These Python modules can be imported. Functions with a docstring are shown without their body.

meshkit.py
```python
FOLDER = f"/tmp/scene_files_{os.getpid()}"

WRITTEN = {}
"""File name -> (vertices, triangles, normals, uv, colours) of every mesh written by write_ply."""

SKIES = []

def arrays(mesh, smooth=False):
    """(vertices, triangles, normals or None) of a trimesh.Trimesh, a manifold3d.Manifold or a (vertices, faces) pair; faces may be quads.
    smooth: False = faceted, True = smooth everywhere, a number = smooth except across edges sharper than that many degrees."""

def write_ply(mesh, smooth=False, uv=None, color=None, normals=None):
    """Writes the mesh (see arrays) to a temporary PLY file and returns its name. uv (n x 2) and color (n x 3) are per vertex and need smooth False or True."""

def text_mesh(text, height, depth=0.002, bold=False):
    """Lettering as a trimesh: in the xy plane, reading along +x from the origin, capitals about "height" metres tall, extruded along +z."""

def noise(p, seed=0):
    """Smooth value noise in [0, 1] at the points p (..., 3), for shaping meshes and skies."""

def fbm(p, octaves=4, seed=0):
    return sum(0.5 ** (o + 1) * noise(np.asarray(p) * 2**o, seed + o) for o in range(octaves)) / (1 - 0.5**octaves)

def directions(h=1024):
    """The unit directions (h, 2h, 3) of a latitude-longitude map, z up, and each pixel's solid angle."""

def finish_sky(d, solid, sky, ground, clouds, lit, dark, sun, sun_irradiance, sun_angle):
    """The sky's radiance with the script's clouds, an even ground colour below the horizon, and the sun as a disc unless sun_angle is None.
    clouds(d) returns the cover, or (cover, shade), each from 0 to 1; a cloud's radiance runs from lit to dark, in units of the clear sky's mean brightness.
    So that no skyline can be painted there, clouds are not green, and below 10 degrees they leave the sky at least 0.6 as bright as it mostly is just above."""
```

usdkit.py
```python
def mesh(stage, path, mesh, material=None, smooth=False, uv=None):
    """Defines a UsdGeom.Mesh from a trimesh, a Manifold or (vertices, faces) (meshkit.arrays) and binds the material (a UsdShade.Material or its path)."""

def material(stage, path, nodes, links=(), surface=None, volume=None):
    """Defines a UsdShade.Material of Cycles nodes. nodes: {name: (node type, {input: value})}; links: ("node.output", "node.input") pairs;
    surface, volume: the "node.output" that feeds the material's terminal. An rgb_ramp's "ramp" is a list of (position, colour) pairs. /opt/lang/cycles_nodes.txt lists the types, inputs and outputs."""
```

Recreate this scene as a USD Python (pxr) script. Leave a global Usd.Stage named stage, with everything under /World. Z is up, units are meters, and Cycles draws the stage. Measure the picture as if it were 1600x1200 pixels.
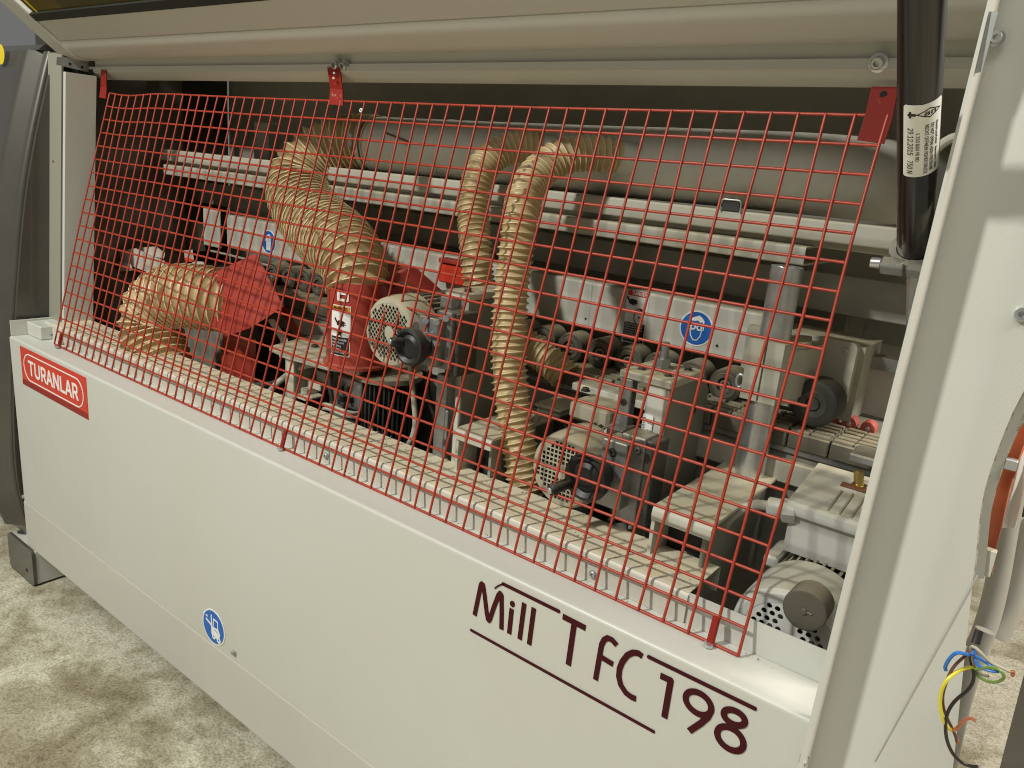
import math, random
import numpy as np, trimesh, manifold3d, meshkit, usdkit
from scipy.interpolate import CubicSpline
from shapely.geometry import Polygon, LineString, Point, box as sbox
from shapely.ops import unary_union
from shapely import affinity
from pxr import Usd, UsdGeom, UsdLux, UsdShade, Gf, Sdf, Vt

random.seed(4); rng = np.random.default_rng(4)
stage = Usd.Stage.CreateInMemory()
UsdGeom.SetStageUpAxis(stage, UsdGeom.Tokens.z); UsdGeom.SetStageMetersPerUnit(stage, 1)
UsdGeom.Xform.Define(stage, '/World'); UsdGeom.Scope.Define(stage, '/World/Looks')

# ------------------------------------------------------------------ camera (wide phone lens, standing at the right end of the machine)
FPX = 1189.5566; CAM = np.array([0, -.9, 1.485])
ROT = np.array([[0.78723698, 0.61032104, 0.08812583], [0.23281094, -0.16182951, -0.95896313], [-0.57101401, 0.7754479, -0.26948759]])
cam = UsdGeom.Camera.Define(stage, '/World/camera')
cam.CreateHorizontalApertureAttr(36.0); cam.CreateVerticalApertureAttr(27.0); cam.CreateFocalLengthAttr(36 * FPX / 1600)
cam.CreateClippingRangeAttr(Gf.Vec2f(.02, 200)); cam.CreateExposureAttr(-.15)
_r, _u, _b = ROT[0], -ROT[1], -ROT[2]
cam.AddTransformOp().Set(Gf.Matrix4d(*map(float, [*_r, 0, *_u, 0, *_b, 0, *CAM, 1])))

# ------------------------------------------------------------------ light: one workshop lamp high in front, on the left, and the dim even light of the hall
def area_lamp(name, pos, target, w, h, power, colour):
    l = UsdLux.RectLight.Define(stage, '/World/' + name); l.CreateWidthAttr(w); l.CreateHeightAttr(h)
    l.CreateIntensityAttr(power); l.CreateNormalizeAttr(True); l.CreateColorAttr(Gf.Vec3f(*colour))
    z = np.array(pos, float) - target; z /= np.linalg.norm(z); x = np.cross([0, 0, 1.], z); x /= np.linalg.norm(x); y = np.cross(z, x)
    l.AddTransformOp().Set(Gf.Matrix4d(*map(float, [*x, 0, *y, 0, *z, 0, *pos, 1])))
    return l
area_lamp('ceiling_lamp', (-1.95, -2.45, 3.62), (-1.2, 0, 1.0), .22, .22, 45, (.967, .968, .90))
area_lamp('right_ceiling_lamp', (2.9, 1.0, 4.2), (.4, .8, 0.0), 1.2, .9, 80, (1, .93, .84))
area_lamp('added_fill_lamp', (.2, -3.4, 7.0), (-.6, -1.6, 0.0), 3.2, 2.0, 44, (.962, .968, .915))  # unseen fill lamp, added for floor bounce and softer shadows
dome = UsdLux.DomeLight.Define(stage, '/World/hall_light')
hall = usdkit.material(stage, '/World/Looks/hall_light', {'b': ('background_shader', {'color': (.962, .968, .93), 'strength': .18})}, surface='b.background')
UsdShade.MaterialBindingAPI.Apply(dome.GetPrim()).Bind(hall)

# ------------------------------------------------------------------ helpers
def at(px, py, y=None, x=None, z=None, c=None):
    """A picture point (in a 1600 x 1200 frame) carried to the real plane y, x or z it lies on."""
    r = ROT.T @ np.array([(px - 800) / FPX, (py - 600) / FPX, 1.0])
    k, v = (1, y) if y is not None else (0, x) if x is not None else (2, z)
    return CAM + r * (v - CAM[k]) / r[k]

taken = {}
def number(parent, name):
    k = (parent, name); n = taken.get(k, 0); taken[k] = n + 1
    return name if n == 0 else f'{name}_{n:03d}'
ORIGIN = {}
def meta(p, label=None, cat=None, group=None, kind=None):
    for k, v in (('label', label), ('category', cat), ('group', group), ('kind', kind)):
        if v: p.SetCustomDataByKey(k, v)
def thing(name, label, cat, loc=(0, 0, 0), group=None):
    x = UsdGeom.Xform.Define(stage, '/World/' + number('/World', name)); x.AddTranslateOp().Set(Gf.Vec3d(*map(float, loc)))
    meta(x.GetPrim(), label, cat, group); ORIGIN[str(x.GetPath())] = np.array(loc, float)
    return x.GetPrim()
def part(parent, name, mesh, material, smooth=30, label=None, kind=None):
    pp = str(parent.GetPath()); o = ORIGIN.get(pp, np.zeros(3))
    path = pp + '/' + number(pp, name); ORIGIN[path] = o
    if isinstance(mesh, list): mesh = trimesh.util.concatenate([m for m in mesh])
    mesh = mesh.copy(); mesh.apply_translation(-o)
    m = usdkit.mesh(stage, path, mesh, LOOK[material], smooth=smooth)
    meta(m.GetPrim(), label=label, kind=kind)
    return m.GetPrim()
def solo(name, mesh, material, label=None, cat=None, group=None, kind=None, smooth=30):
    path = '/World/' + number('/World', name)
    m = usdkit.mesh(stage, path, mesh, LOOK[material], smooth=smooth); meta(m.GetPrim(), label, cat, group, kind)
    return m.GetPrim()
def copy_of(src, name, loc, label=None, group=None):
    was = src.GetCustomData()
    x = UsdGeom.Xform.Define(stage, '/World/' + number('/World', name)); x.AddTranslateOp().Set(Gf.Vec3d(*map(float, loc)))
    p = x.GetPrim(); p.GetReferences().AddInternalReference(src.GetPath()); p.SetInstanceable(True)
    meta(p, label or was['label'], was['category'], group or was.get('group'))
    return p

def man(m):
    a = m.to_mesh(); return trimesh.Trimesh(a.vert_properties[:, :3], a.tri_verts, process=False)
def cbox(x0, x1, y0, y1, z0, z1, c=.0015):
    """A box with chamfered edges."""
    x0, x1 = min(x0, x1), max(x0, x1); y0, y1 = min(y0, y1), max(y0, y1); z0, z1 = min(z0, z1), max(z0, z1)
    c = min(c, .45 * (x1 - x0), .45 * (y1 - y0), .45 * (z1 - z0)); p = []
    for X, sx in ((x0, 1), (x1, -1)):
        for Y, sy in ((y0, 1), (y1, -1)):
            for Z, sz in ((z0, 1), (z1, -1)):
                p += [(X + sx * c, Y + sy * c, Z), (X + sx * c, Y, Z + sz * c), (X, Y + sy * c, Z + sz * c)]
    return man(manifold3d.Manifold.hull_points(np.array(p, np.float64)))
def hull(points): return man(manifold3d.Manifold.hull_points(np.array(points, np.float64)))
def extr(poly, h):
    g = [poly] if poly.geom_type == 'Polygon' else list(poly.geoms)
    return trimesh.util.concatenate([trimesh.creation.extrude_polygon(q, h, engine='earcut') for q in g if q.area > 1e-9])
def frame(mesh, o, u, v, n):
    m = np.eye(4); m[:3, 0], m[:3, 1], m[:3, 2], m[:3, 3] = u, v, n, o
    mesh = mesh.copy(); mesh.apply_transform(m)
    if np.linalg.det(m[:3, :3]) < 0: mesh.invert()
    return mesh
EX, EY, EZ = np.eye(3)
def along_x(poly, x0, x1):          # polygon drawn in (y, z)
    return frame(extr(poly, x1 - x0), (x0, 0, 0), EY, EZ, EX)
def along_y(poly, y0, y1):          # polygon drawn in (x, z)
    return frame(extr(poly, y1 - y0), (0, y1, 0), EX, EZ, -EY)
def along_z(poly, z0, z1):
    return frame(extr(poly, z1 - z0), (0, 0, z0), EX, EY, EZ)
def sheet(points, t=.002, r=0):     # a bent strip of sheet metal drawn as a line in (y, z)
    l = LineString(points)
    if r: l = l.buffer(r, join_style=1).buffer(-r) if False else round_line(points, r)
    return l.buffer(t / 2, cap_style=2, join_style=1)
def round_line(pts, r, n=6):
    pts = [np.array(p, float) for p in pts]; out = [pts[0]]
    for a, b, c in zip(pts, pts[1:], pts[2:]):
        u = (a - b) / np.linalg.norm(a - b); v = (c - b) / np.linalg.norm(c - b)
        k = min(r, .45 * np.linalg.norm(a - b), .45 * np.linalg.norm(c - b))
        for t in np.linspace(0, 1, n): out.append((1 - t) ** 2 * (b + u * k) + 2 * t * (1 - t) * b + t * t * (b + v * k))
    return LineString(out + [pts[-1]])
def lathe(profile, axis=EY, origin=(0, 0, 0), seg=40):
    """profile: (radius, distance along the axis)."""
    p = np.array(profile, float); m = trimesh.creation.revolve(p, sections=seg)
    a = np.array(axis, float) / np.linalg.norm(axis); h = np.array([0, 0, 1.]) if abs(a[2]) < .9 else np.array([1., 0, 0])
    u = np.cross(h, a); u /= np.linalg.norm(u); v = np.cross(a, u)
    m = frame(m, origin, u, v, a)
    if m.is_watertight and m.volume < 0: m.invert()
    return m
def rod(p, q, r, seg=16, c=0.0):
    p, q = np.array(p, float), np.array(q, float); L = np.linalg.norm(q - p); c = c or min(r * .12, L * .2)
    return lathe([(0, 0), (r - c, 0), (r, c), (r, L - c), (r - c, L), (0, L)], q - p, p, seg)
def path_frames(pts, step):
    pts = np.array(pts, float); d = np.r_[0, np.cumsum(np.linalg.norm(np.diff(pts, axis=0), axis=1))]
    cs = CubicSpline(d, pts); fine = cs(np.linspace(0, d[-1], 600)); L = np.r_[0, np.cumsum(np.linalg.norm(np.diff(fine, axis=0), axis=1))]
    n = max(3, int(L[-1] / step)); s = np.linspace(0, L[-1], n + 1); c = np.stack([np.interp(s, L, fine[:, k]) for k in range(3)], 1)
    T = np.gradient(c, axis=0); T /= np.linalg.norm(T, axis=1, keepdims=True)
    h = EZ if abs(T[0, 2]) < .9 else EX; u = h - T[0] * (h @ T[0]); u /= np.linalg.norm(u); U = [u]
    for t in T[1:]:
        u = U[-1] - t * (U[-1] @ t); U.append(u / np.linalg.norm(u))
    U = np.array(U); return s, c, T, U, np.cross(T, U)
def tube(pts, r, seg=12, step=.006, rad=None, cap=True):
    s, c, T, U, V = path_frames(pts, step); th = np.linspace(0, 2 * np.pi, seg, endpoint=False)
    S, TH = np.meshgrid(s, th, indexing='ij'); R = np.full_like(S, r) if rad is None else rad(S, TH)
    v = c[:, None] + R[..., None] * (np.cos(TH)[..., None] * U[:, None] + np.sin(TH)[..., None] * V[:, None])
    n, k = S.shape; i, j = np.meshgrid(np.arange(n - 1), np.arange(k), indexing='ij'); a = i * k + j; b = i * k + (j + 1) % k
    f = np.r_[np.stack([a, b, b + k], -1).reshape(-1, 3), np.stack([a, b + k, a + k], -1).reshape(-1, 3)]
    v = v.reshape(-1, 3)
    if cap:
        q = np.arange(k); v = np.r_[v, c[:1], c[-1:]]; e = n * k
        f = np.r_[f, np.stack([np.full(k, e), (q + 1) % k, q], 1), np.stack([np.full(k, e + 1), e - k + q, e - k + (q + 1) % k], 1)]
    return trimesh.Trimesh(v, f, process=False)
def hose(pts, R, pitch, A, taper=None):
    end = path_frames(pts, pitch)[0][-1]
    def rad(S, TH):
        w = np.abs(np.sin(np.pi * (S / pitch - TH / (2 * np.pi))))
        wob = .03 * np.sin(2 * TH + S * 9) + .02 * np.sin(3 * TH + S * 23)
        k = 1 if taper is None else np.interp(S / end, *taper)
        return R * k * (1 + wob * .25) - A * w ** .9
    return tube(pts, R, 48, pitch / 8, rad, cap=False)
def spiral(pts, R, pitch, r, taper=None):
    s, c, T, U, V = path_frames(pts, pitch / 22); th = 2 * np.pi * s / pitch; k = 1 if taper is None else np.interp(s / s[-1], *taper)
    N = np.cos(th)[:, None] * U + np.sin(th)[:, None] * V; wob = (.03 * np.sin(2 * th + s * 9) + .02 * np.sin(3 * th + s * 23)) * .25
    P = c + (R * k * (1 + wob) - r * .35)[:, None] * N; D = np.gradient(P, axis=0); D /= np.linalg.norm(D, axis=1, keepdims=True); B = np.cross(D, N)
    a = np.arange(6) * np.pi / 3; v = (P[:, None] + r * (np.cos(a)[None, :, None] * N[:, None] + np.sin(a)[None, :, None] * B[:, None])).reshape(-1, 3)
    n = len(s); i, j = np.meshgrid(np.arange(n - 1), np.arange(6), indexing='ij'); q = i * 6 + j; w = i * 6 + (j + 1) % 6
    return trimesh.Trimesh(v, np.r_[np.stack([q, w, w + 6], -1).reshape(-1, 3), np.stack([q, w + 6, q + 6], -1).reshape(-1, 3)], process=False)
def shell(poly2d, hole_r, inner, h=.0015): return extr(poly2d.difference(inner), h)
def screw(p, n, r=.006, h=.004, socket=True):
    m = [lathe([(0, -.001), (r * 1.35, -.001), (r * 1.35, .0008), (r, .001), (r, h * .8), (r * .85, h), (r * .45, h), (r * .42, h * .35), (0, h * .3)] if socket else
               [(0, -.001), (r * 1.4, -.001), (r * 1.4, .0008), (r * .9, .001), (r * .8, h), (0, h * 1.1)], n, p, 16)]
    return m[0]
def hexbolt(p, n, r=.007, h=.006):
    n = np.array(n, float); n /= np.linalg.norm(n); u = np.cross(n, EX if abs(n[0]) < .8 else EY); u /= np.linalg.norm(u); v = np.cross(n, u)
    hx = Polygon([(r * math.cos(a), r * math.sin(a)) for a in np.arange(6) * math.pi / 3 + .3])
    return trimesh.util.concatenate([frame(extr(hx, h), p, u, v, n), lathe([(0, -.0005), (r * 1.35, -.0005), (r * 1.35, .0012), (0, .0013)], n, p, 20), rod(np.array(p) + n * h * .9, np.array(p) + n * h * 1.7, r * .55, 12)])
def grid(fn, nu, nv, t=None):
    """A sheet of nu x nv quads; fn(u, v) -> point; t = thickness vector."""
    U, V = np.meshgrid(np.linspace(0, 1, nu + 1), np.linspace(0, 1, nv + 1), indexing='ij')
    P = np.array([[fn(u, v) for u, v in zip(a, b)] for a, b in zip(U, V)]); n, m = P.shape[:2]
    def faces(o):
        i, j = np.meshgrid(np.arange(n - 1), np.arange(m - 1), indexing='ij'); a = o + i * m + j
        return np.r_[np.stack([a, a + m, a + m + 1], -1).reshape(-1, 3), np.stack([a, a + m + 1, a + 1], -1).reshape(-1, 3)]
    v = P.reshape(-1, 3)
    if t is None: return trimesh.Trimesh(v, faces(0), process=False)
    k = len(v); f = np.r_[faces(0), faces(k)[:, ::-1]]; e = []
    ring = [i * m for i in range(n)] + [(n - 1) * m + j for j in range(1, m)] + [i * m + m - 1 for i in range(n - 2, -1, -1)] + [j for j in range(m - 2, 0, -1)]
    for a, b in zip(ring, ring[1:] + ring[:1]): e += [(a, a + k, b + k), (a, b + k, b)]
    mesh = trimesh.Trimesh(np.r_[v, v + np.array(t)], np.r_[f, np.array(e)], process=False)
    if mesh.volume < 0: mesh.invert()
    return mesh
def words(text, h, width=None, bold=False, depth=.0006):
    m = meshkit.text_mesh(text, h, depth, bold)
    if width:
        b = m.bounds; m.apply_translation([-b[0, 0], 0, 0]); m.apply_scale([width / (b[1, 0] - b[0, 0]), 1, 1])
    return m
def wrap(mesh, o, R, a0, up=EZ, side=EX, size=.004):
    """Bends a flat label (x across, y up, z out) round an upright cylinder; a0 = the angle its middle faces."""
    v, f = trimesh.remesh.subdivide_to_size(mesh.vertices, mesh.faces, size, max_iter=20)
    front = np.cross(up, side); th = a0 + v[:, 0] / R; rr = R + v[:, 2]
    p = np.array(o) + rr[:, None] * (np.cos(th)[:, None] * side + np.sin(th)[:, None] * front) + v[:, 1:2] * up
    return trimesh.Trimesh(p, f, process=False)

# ------------------------------------------------------------------ materials
LOOK = {}
def look(name, col, rough=.5, metal=0., bump=None, dust=0., dust_col=(.50, .43, .27), var=.0, var_scale=6., trans=0., spec=.5, coat=0., grime=None, ramp=(.36, .68)):
    n = {'p': ('principled_bsdf', {'base_color': col, 'roughness': rough, 'metallic': metal, 'specular_ior_level': spec, 'coat_weight': coat}), 'g': ('geometry', {})}
    L = []; out = None
    if var or grime:
        c2 = grime or tuple(x * (1 - var) for x in col)
        n['vn'] = ('noise_texture', {'scale': var_scale, 'detail': 5., 'roughness': .62})
        n['vr'] = ('rgb_ramp', {'ramp': [(ramp[0], (0, 0, 0)), (ramp[1], (1, 1, 1))]})
        n['vm'] = ('mix', {'color1': col, 'color2': c2})
        if grime: n['vk'] = ('math', {'math_type': 'multiply', 'value2': .5}); L += [('vr.color', 'vk.value1'), ('vk.value', 'vm.fac')]
        else: L += [('vr.color', 'vm.fac')]
        L += [('g.position', 'vn.vector'), ('vn.fac', 'vr.fac')]; out = 'vm.color'
    if dust:
        n['dx'] = ('separate_xyz', {}); n['dn'] = ('noise_texture', {'scale': 22., 'detail': 6., 'roughness': .65})
        n['dr'] = ('map_range', {'from_min': .35, 'from_max': .95, 'to_min': 0., 'to_max': 1., 'clamp': True})
        n['dk'] = ('map_range', {'from_min': .25, 'from_max': .7, 'to_min': .25, 'to_max': 1.25, 'clamp': True})
        n['dm'] = ('math', {'math_type': 'multiply'}); n['ds'] = ('math', {'math_type': 'multiply', 'value2': dust}); n['mx'] = ('mix', {'color1': col, 'color2': dust_col})
        L += [('g.normal', 'dx.vector'), ('dx.z', 'dr.value'), ('g.position', 'dn.vector'), ('dn.fac', 'dk.value'), ('dr.result', 'dm.value1'), ('dk.result', 'dm.value2'), ('dm.value', 'ds.value1'), ('ds.value', 'mx.fac')]
        if out: L.append((out, 'mx.color1'))
        out = 'mx.color'
    if out: L.append((out, 'p.base_color'))
    if bump:
        n['bn'] = ('noise_texture', {'scale': bump[0], 'detail': 3.}); n['bb'] = ('bump', {'strength': bump[1], 'distance': bump[2] if len(bump) > 2 else .0006})
        L += [('g.position', 'bn.vector'), ('bn.fac', 'bb.height'), ('bb.normal', 'p.normal')]
    surf = 'p.BSDF'
    if trans:
        n['t'] = ('translucent_bsdf', {'color': col}); n['mc'] = ('mix_closure', {'fac': trans}); L += [('p.BSDF', 'mc.closure1'), ('t.BSDF', 'mc.closure2')]; surf = 'mc.closure'
        if out: L.append((out, 't.color'))
    LOOK[name] = usdkit.material(stage, '/World/Looks/' + name, n, L, surface=surf)
CREAM = (.595, .598, .545)
look('cream_paint', CREAM, .40, bump=(420, .35, .0005), grime=(.545, .53, .455), var_scale=1.7)
look('cream_ledge', (.60, .58, .49), .5, bump=(300, .25, .0004), dust=.8, dust_col=(.70, .60, .40), var=.08)
look('skirt_bounce_tone', (.585, .565, .505), .42, bump=(520, .22, .0004), var=.05, var_scale=2.2)  # panel cream with the floor bounce put into the skirt tone
look('cream_dusty', (.56, .55, .47), .5, bump=(300, .25, .0004), dust=.85, grime=(.40, .35, .24), var_scale=9.)
look('strip_shaded', (.31, .30, .24), .45, bump=(400, .2, .0004))  # jamb strip with its shade put into a darker olive colour
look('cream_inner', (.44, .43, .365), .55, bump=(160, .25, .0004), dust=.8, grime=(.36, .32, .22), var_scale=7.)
look('grey_and_shade_inner', (.30, .295, .25), .6, bump=(120, .2, .0004), dust=.5, dust_col=(.34, .29, .18), grime=(.13, .12, .09), var_scale=6.)  # inner grey; also beige side faces with their shade in the colour
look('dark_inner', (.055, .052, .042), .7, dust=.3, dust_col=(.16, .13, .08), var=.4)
look('light_plate', (.56, .545, .485), .5, bump=(120, .15, .0003), dust=.6, grime=(.52, .48, .37), var_scale=8.)
look('red_wire', (.43, .048, .022), .42, bump=(420, .3, .0005), var=.28, var_scale=40.)
look('red_strap', (.27, .016, .010), .5, bump=(260, .3, .0005), spec=.3, grime=(.50, .40, .30), var_scale=75., ramp=(.63, .67))
look('red_hood', (.40, .050, .034), .38, bump=(60, .35, .001), dust=.35, dust_col=(.42, .20, .13), var=.2, var_scale=8.)
look('red_strap_shaded', (.16, .009, .004), .6, spec=.15, grime=(.55, .45, .36), var_scale=62., ramp=(.66, .69))  # darker copy of the strap red, shade of the right strap included
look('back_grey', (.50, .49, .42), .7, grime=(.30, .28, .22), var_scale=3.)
look('bright_red', (.68, .05, .02), .45)
look('pink_red', (.62, .13, .11), .5)
look('amber_hose', (.73, .57, .315), .34, bump=(90, .25, .001), grime=(.46, .33, .13), var_scale=11., trans=.32)
look('steel', (.68, .69, .68), .30, .85, bump=(70, .25, .0006), var=.25, var_scale=26.)
look('aluminium', (.36, .37, .37), .42, .75, bump=(240, .15, .0003), dust=.75, grime=(.14, .13, .10), var_scale=24.)
look('galvanised', (.50, .52, .50), .42, .6, var=.25, var_scale=30.)
look('brass', (.58, .42, .16), .35, 1.)
look('black_plastic', (.010, .010, .010), .48, dust=.15)
look('black_gloss', (.008, .008, .008), .16, spec=.6)
look('black_rubber', (.03, .028, .024), .65, dust=.3, dust_col=(.2, .17, .11))
look('roller_rubber', (.055, .050, .038), .6, dust=.6, grime=(.16, .13, .08), var_scale=18.)
look('roller_side', (.115, .105, .078), .6, dust=.6, grime=(.10, .085, .055), var_scale=16.)
look('motor_cream', (.46, .43, .33), .40, bump=(90, .25, .0006), dust=.8, dust_col=(.44, .37, .23), grime=(.26, .22, .14), var_scale=13.)
look('motor_fins', (.27, .25, .19), .6, dust=.85, dust_col=(.36, .30, .18), var=.35, var_scale=14.)
look('motor_dark', (.05, .048, .042), .5, dust=.5, dust_col=(.2, .17, .11))
look('motor_white', (.54, .54, .50), .4, bump=(90, .15, .0004), dust=.75, dust_col=(.42, .38, .26), grime=(.5, .48, .40), var_scale=16.)
look('perforated', (.62, .61, .56), .5)
look('knob_brown', (.085, .075, .055), .55, dust=.8, dust_col=(.27, .23, .15), bump=(140, .2, .0004))
look('dark_metal_paint', (.115, .108, .094), .34, .45, bump=(500, .12, .0003), var=.12, coat=.35)
look('gasket', (.012, .014, .010), .7)
look('sign_white', (.84, .84, .81), .4)
look('sign_blue', (.012, .13, .50), .4)
look('sign_black', (.015, .015, .015), .45)
look('sign_red', (.52, .035, .022), .38)
look('badge_red', (.62, .045, .022), .3)
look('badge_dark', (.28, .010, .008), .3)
look('sign_orange', (.62, .30, .03), .4)
look('maroon', (.050, .0012, .0055), .45, spec=.2)
look('yellow', (.80, .62, .02), .4)
look('orange_trim', (.74, .25, .13), .5, bump=(60, .3, .001), var=.2, var_scale=20.)
look('white_film', (.78, .77, .72), .45, bump=(30, .4, .004), trans=.25)
look('cable_grey', (.42, .40, .33), .55, dust=.5)
look('pipe_grey', (.40, .385, .33), .45, var=.15)
look('wire_blue', (.03, .16, .50), .4); look('wire_brown', (.14, .06, .035), .4); look('wire_yellow', (.72, .62, .04), .4)
look('wire_green', (.16, .26, .05), .4); look('wire_black', (.02, .015, .014), .4); look('wire_grey', (.42, .38, .30), .45)
look('copper', (.55, .20, .11), .4, .8)
look('duct_grey', (.74, .74, .67), .55, .0, bump=(30, .12, .001), dust=.6, dust_col=(.30, .27, .19), var=.2, var_scale=5.)
# tinted plastic window of the lid
LOOK['olive_window'] = usdkit.material(stage, '/World/Looks/olive_window', {'t': ('transparent_bsdf', {'color': (.34, .27, .055)}), 'd': ('principled_bsdf', {'base_color': (.13, .11, .03), 'roughness': .12}),
    'm': ('mix_closure', {'fac': .45})}, [('t.BSDF', 'm.closure1'), ('d.BSDF', 'm.closure2')], surface='m.closure')
# worn concrete with sawdust trodden into it
LOOK['concrete'] = usdkit.material(stage, '/World/Looks/concrete', {
    'g': ('geometry', {}), 'n1': ('noise_texture', {'scale': 4.2, 'detail': 7., 'roughness': .62, 'distortion': .8}), 'n2': ('noise_texture', {'scale': 30., 'detail': 7., 'roughness': .68, 'distortion': 1.6}), 'n3': ('noise_texture', {'scale': 150., 'detail': 3., 'roughness': .6}),
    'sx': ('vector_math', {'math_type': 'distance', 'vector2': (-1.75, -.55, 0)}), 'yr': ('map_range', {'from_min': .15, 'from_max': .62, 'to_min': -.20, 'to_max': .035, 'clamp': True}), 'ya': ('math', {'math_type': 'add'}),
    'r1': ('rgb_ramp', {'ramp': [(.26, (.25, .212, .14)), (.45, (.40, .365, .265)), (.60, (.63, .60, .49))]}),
    'r2': ('rgb_ramp', {'ramp': [(.30, (.55, .52, .46)), (.43, (.86, .84, .80)), (.52, (1.02, 1.01, .98)), (.66, (1.16, 1.15, 1.1))]}),
    'r3': ('rgb_ramp', {'ramp': [(.36, (.66, .63, .57)), (.52, (1.0, 1.0, .98)), (.66, (1.18, 1.17, 1.12))]}),
    'm': ('mix', {'mix_type': 'multiply', 'fac': .85}), 'm2': ('mix', {'mix_type': 'multiply', 'fac': .9}), 'b': ('bump', {'strength': .5, 'distance': .004}), 'p': ('principled_bsdf', {'roughness': .75, 'specular_ior_level': .25})},
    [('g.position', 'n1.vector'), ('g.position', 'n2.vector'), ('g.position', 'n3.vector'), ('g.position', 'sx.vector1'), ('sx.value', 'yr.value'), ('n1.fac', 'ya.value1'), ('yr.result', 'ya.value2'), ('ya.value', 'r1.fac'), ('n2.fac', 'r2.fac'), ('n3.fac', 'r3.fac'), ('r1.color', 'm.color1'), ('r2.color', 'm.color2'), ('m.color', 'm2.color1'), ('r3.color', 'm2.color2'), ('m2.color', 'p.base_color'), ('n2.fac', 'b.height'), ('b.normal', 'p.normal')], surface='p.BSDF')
look('chip_tan', (.60, .50, .32), .8, var=.35, var_scale=200.)
look('hose_rib', (.80, .665, .42), .36, grime=(.62, .50, .29), var_scale=14.)
look('hall_wall', (.30, .29, .25), .8, var=.2, var_scale=.7)

# ------------------------------------------------------------------ the setting
solo('floor', trimesh.Trimesh([(-12, -10, 0), (10, -10, 0), (10, 10, 0), (-12, 10, 0)], [(0, 1, 2), (0, 2, 3)], process=False), 'concrete', kind='structure', smooth=False)

# ------------------------------------------------------------------ machine housing: front panel, skirt, ledge, left jamb, back sheet
ZT = .855; XL, XR = -2.60, -.1485
hs = thing('machine_housing', 'cream painted lower housing of the machine with long front panel and grid-shadowed ledge', 'machine housing', (-1.4, .1, 0))
part(hs, 'front_panel', along_x(sheet([(0.001, .300), (0.001, ZT), (.086, ZT)], .002, .006), XL, XR), 'cream_paint')
part(hs, 'skirt_panel', along_x(sheet([(0.020, .296), (.002, .296), (.002, .137), (.02, .137)], .002, .003), XL - .01, XR), 'skirt_bounce_tone', label='narrow lower skirt strip below the long front panel')
part(hs, 'inner_sill', along_x(sheet([(.088, ZT - .02), (.088, .906)], .002), XL + .04, XR), 'cream_paint')
part(hs, 'ledge_cover', along_x(sheet([(.084, ZT + .0015), (.084, .905), (.205, .905), (.205, .86)], .002, .008), -2.50, -.366), 'cream_ledge', label='dusty sheet ledge striped by the guard shadow')
part(hs, 'end_fold', cbox(XL, XL + .003, .004, .19, ZT + .001, .905, .001), 'cream_paint')
part(hs, 'end_cover', cbox(XL + .004, -2.501, .05, .19, ZT + .0015, .899, .003), 'cream_paint')
for p, n in ((at(37, 776, y=0), -EY), (at(367, 1020, y=0), -EY), (at(440, 708, y=.083), -EY), (at(927, 897, y=.083), -EY), (at(81, 522, y=.05), -EY), (at(510, 712, y=.083), -EY)):
    part(hs, 'screw', screw(p - n * .0 + n * .001, n, .0055, .004), 'galvanised')
part(hs, 'panel_stop', rod(at(367, 1018, y=0), at(367, 1018, y=0) + (0, -.009, 0), .0045), 'galvanised')
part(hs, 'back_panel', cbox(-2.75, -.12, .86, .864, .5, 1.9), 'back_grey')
part(hs, 'top_panel', cbox(-2.75, -.12, .30, .86, 1.82, 1.824), 'back_grey')
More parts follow.
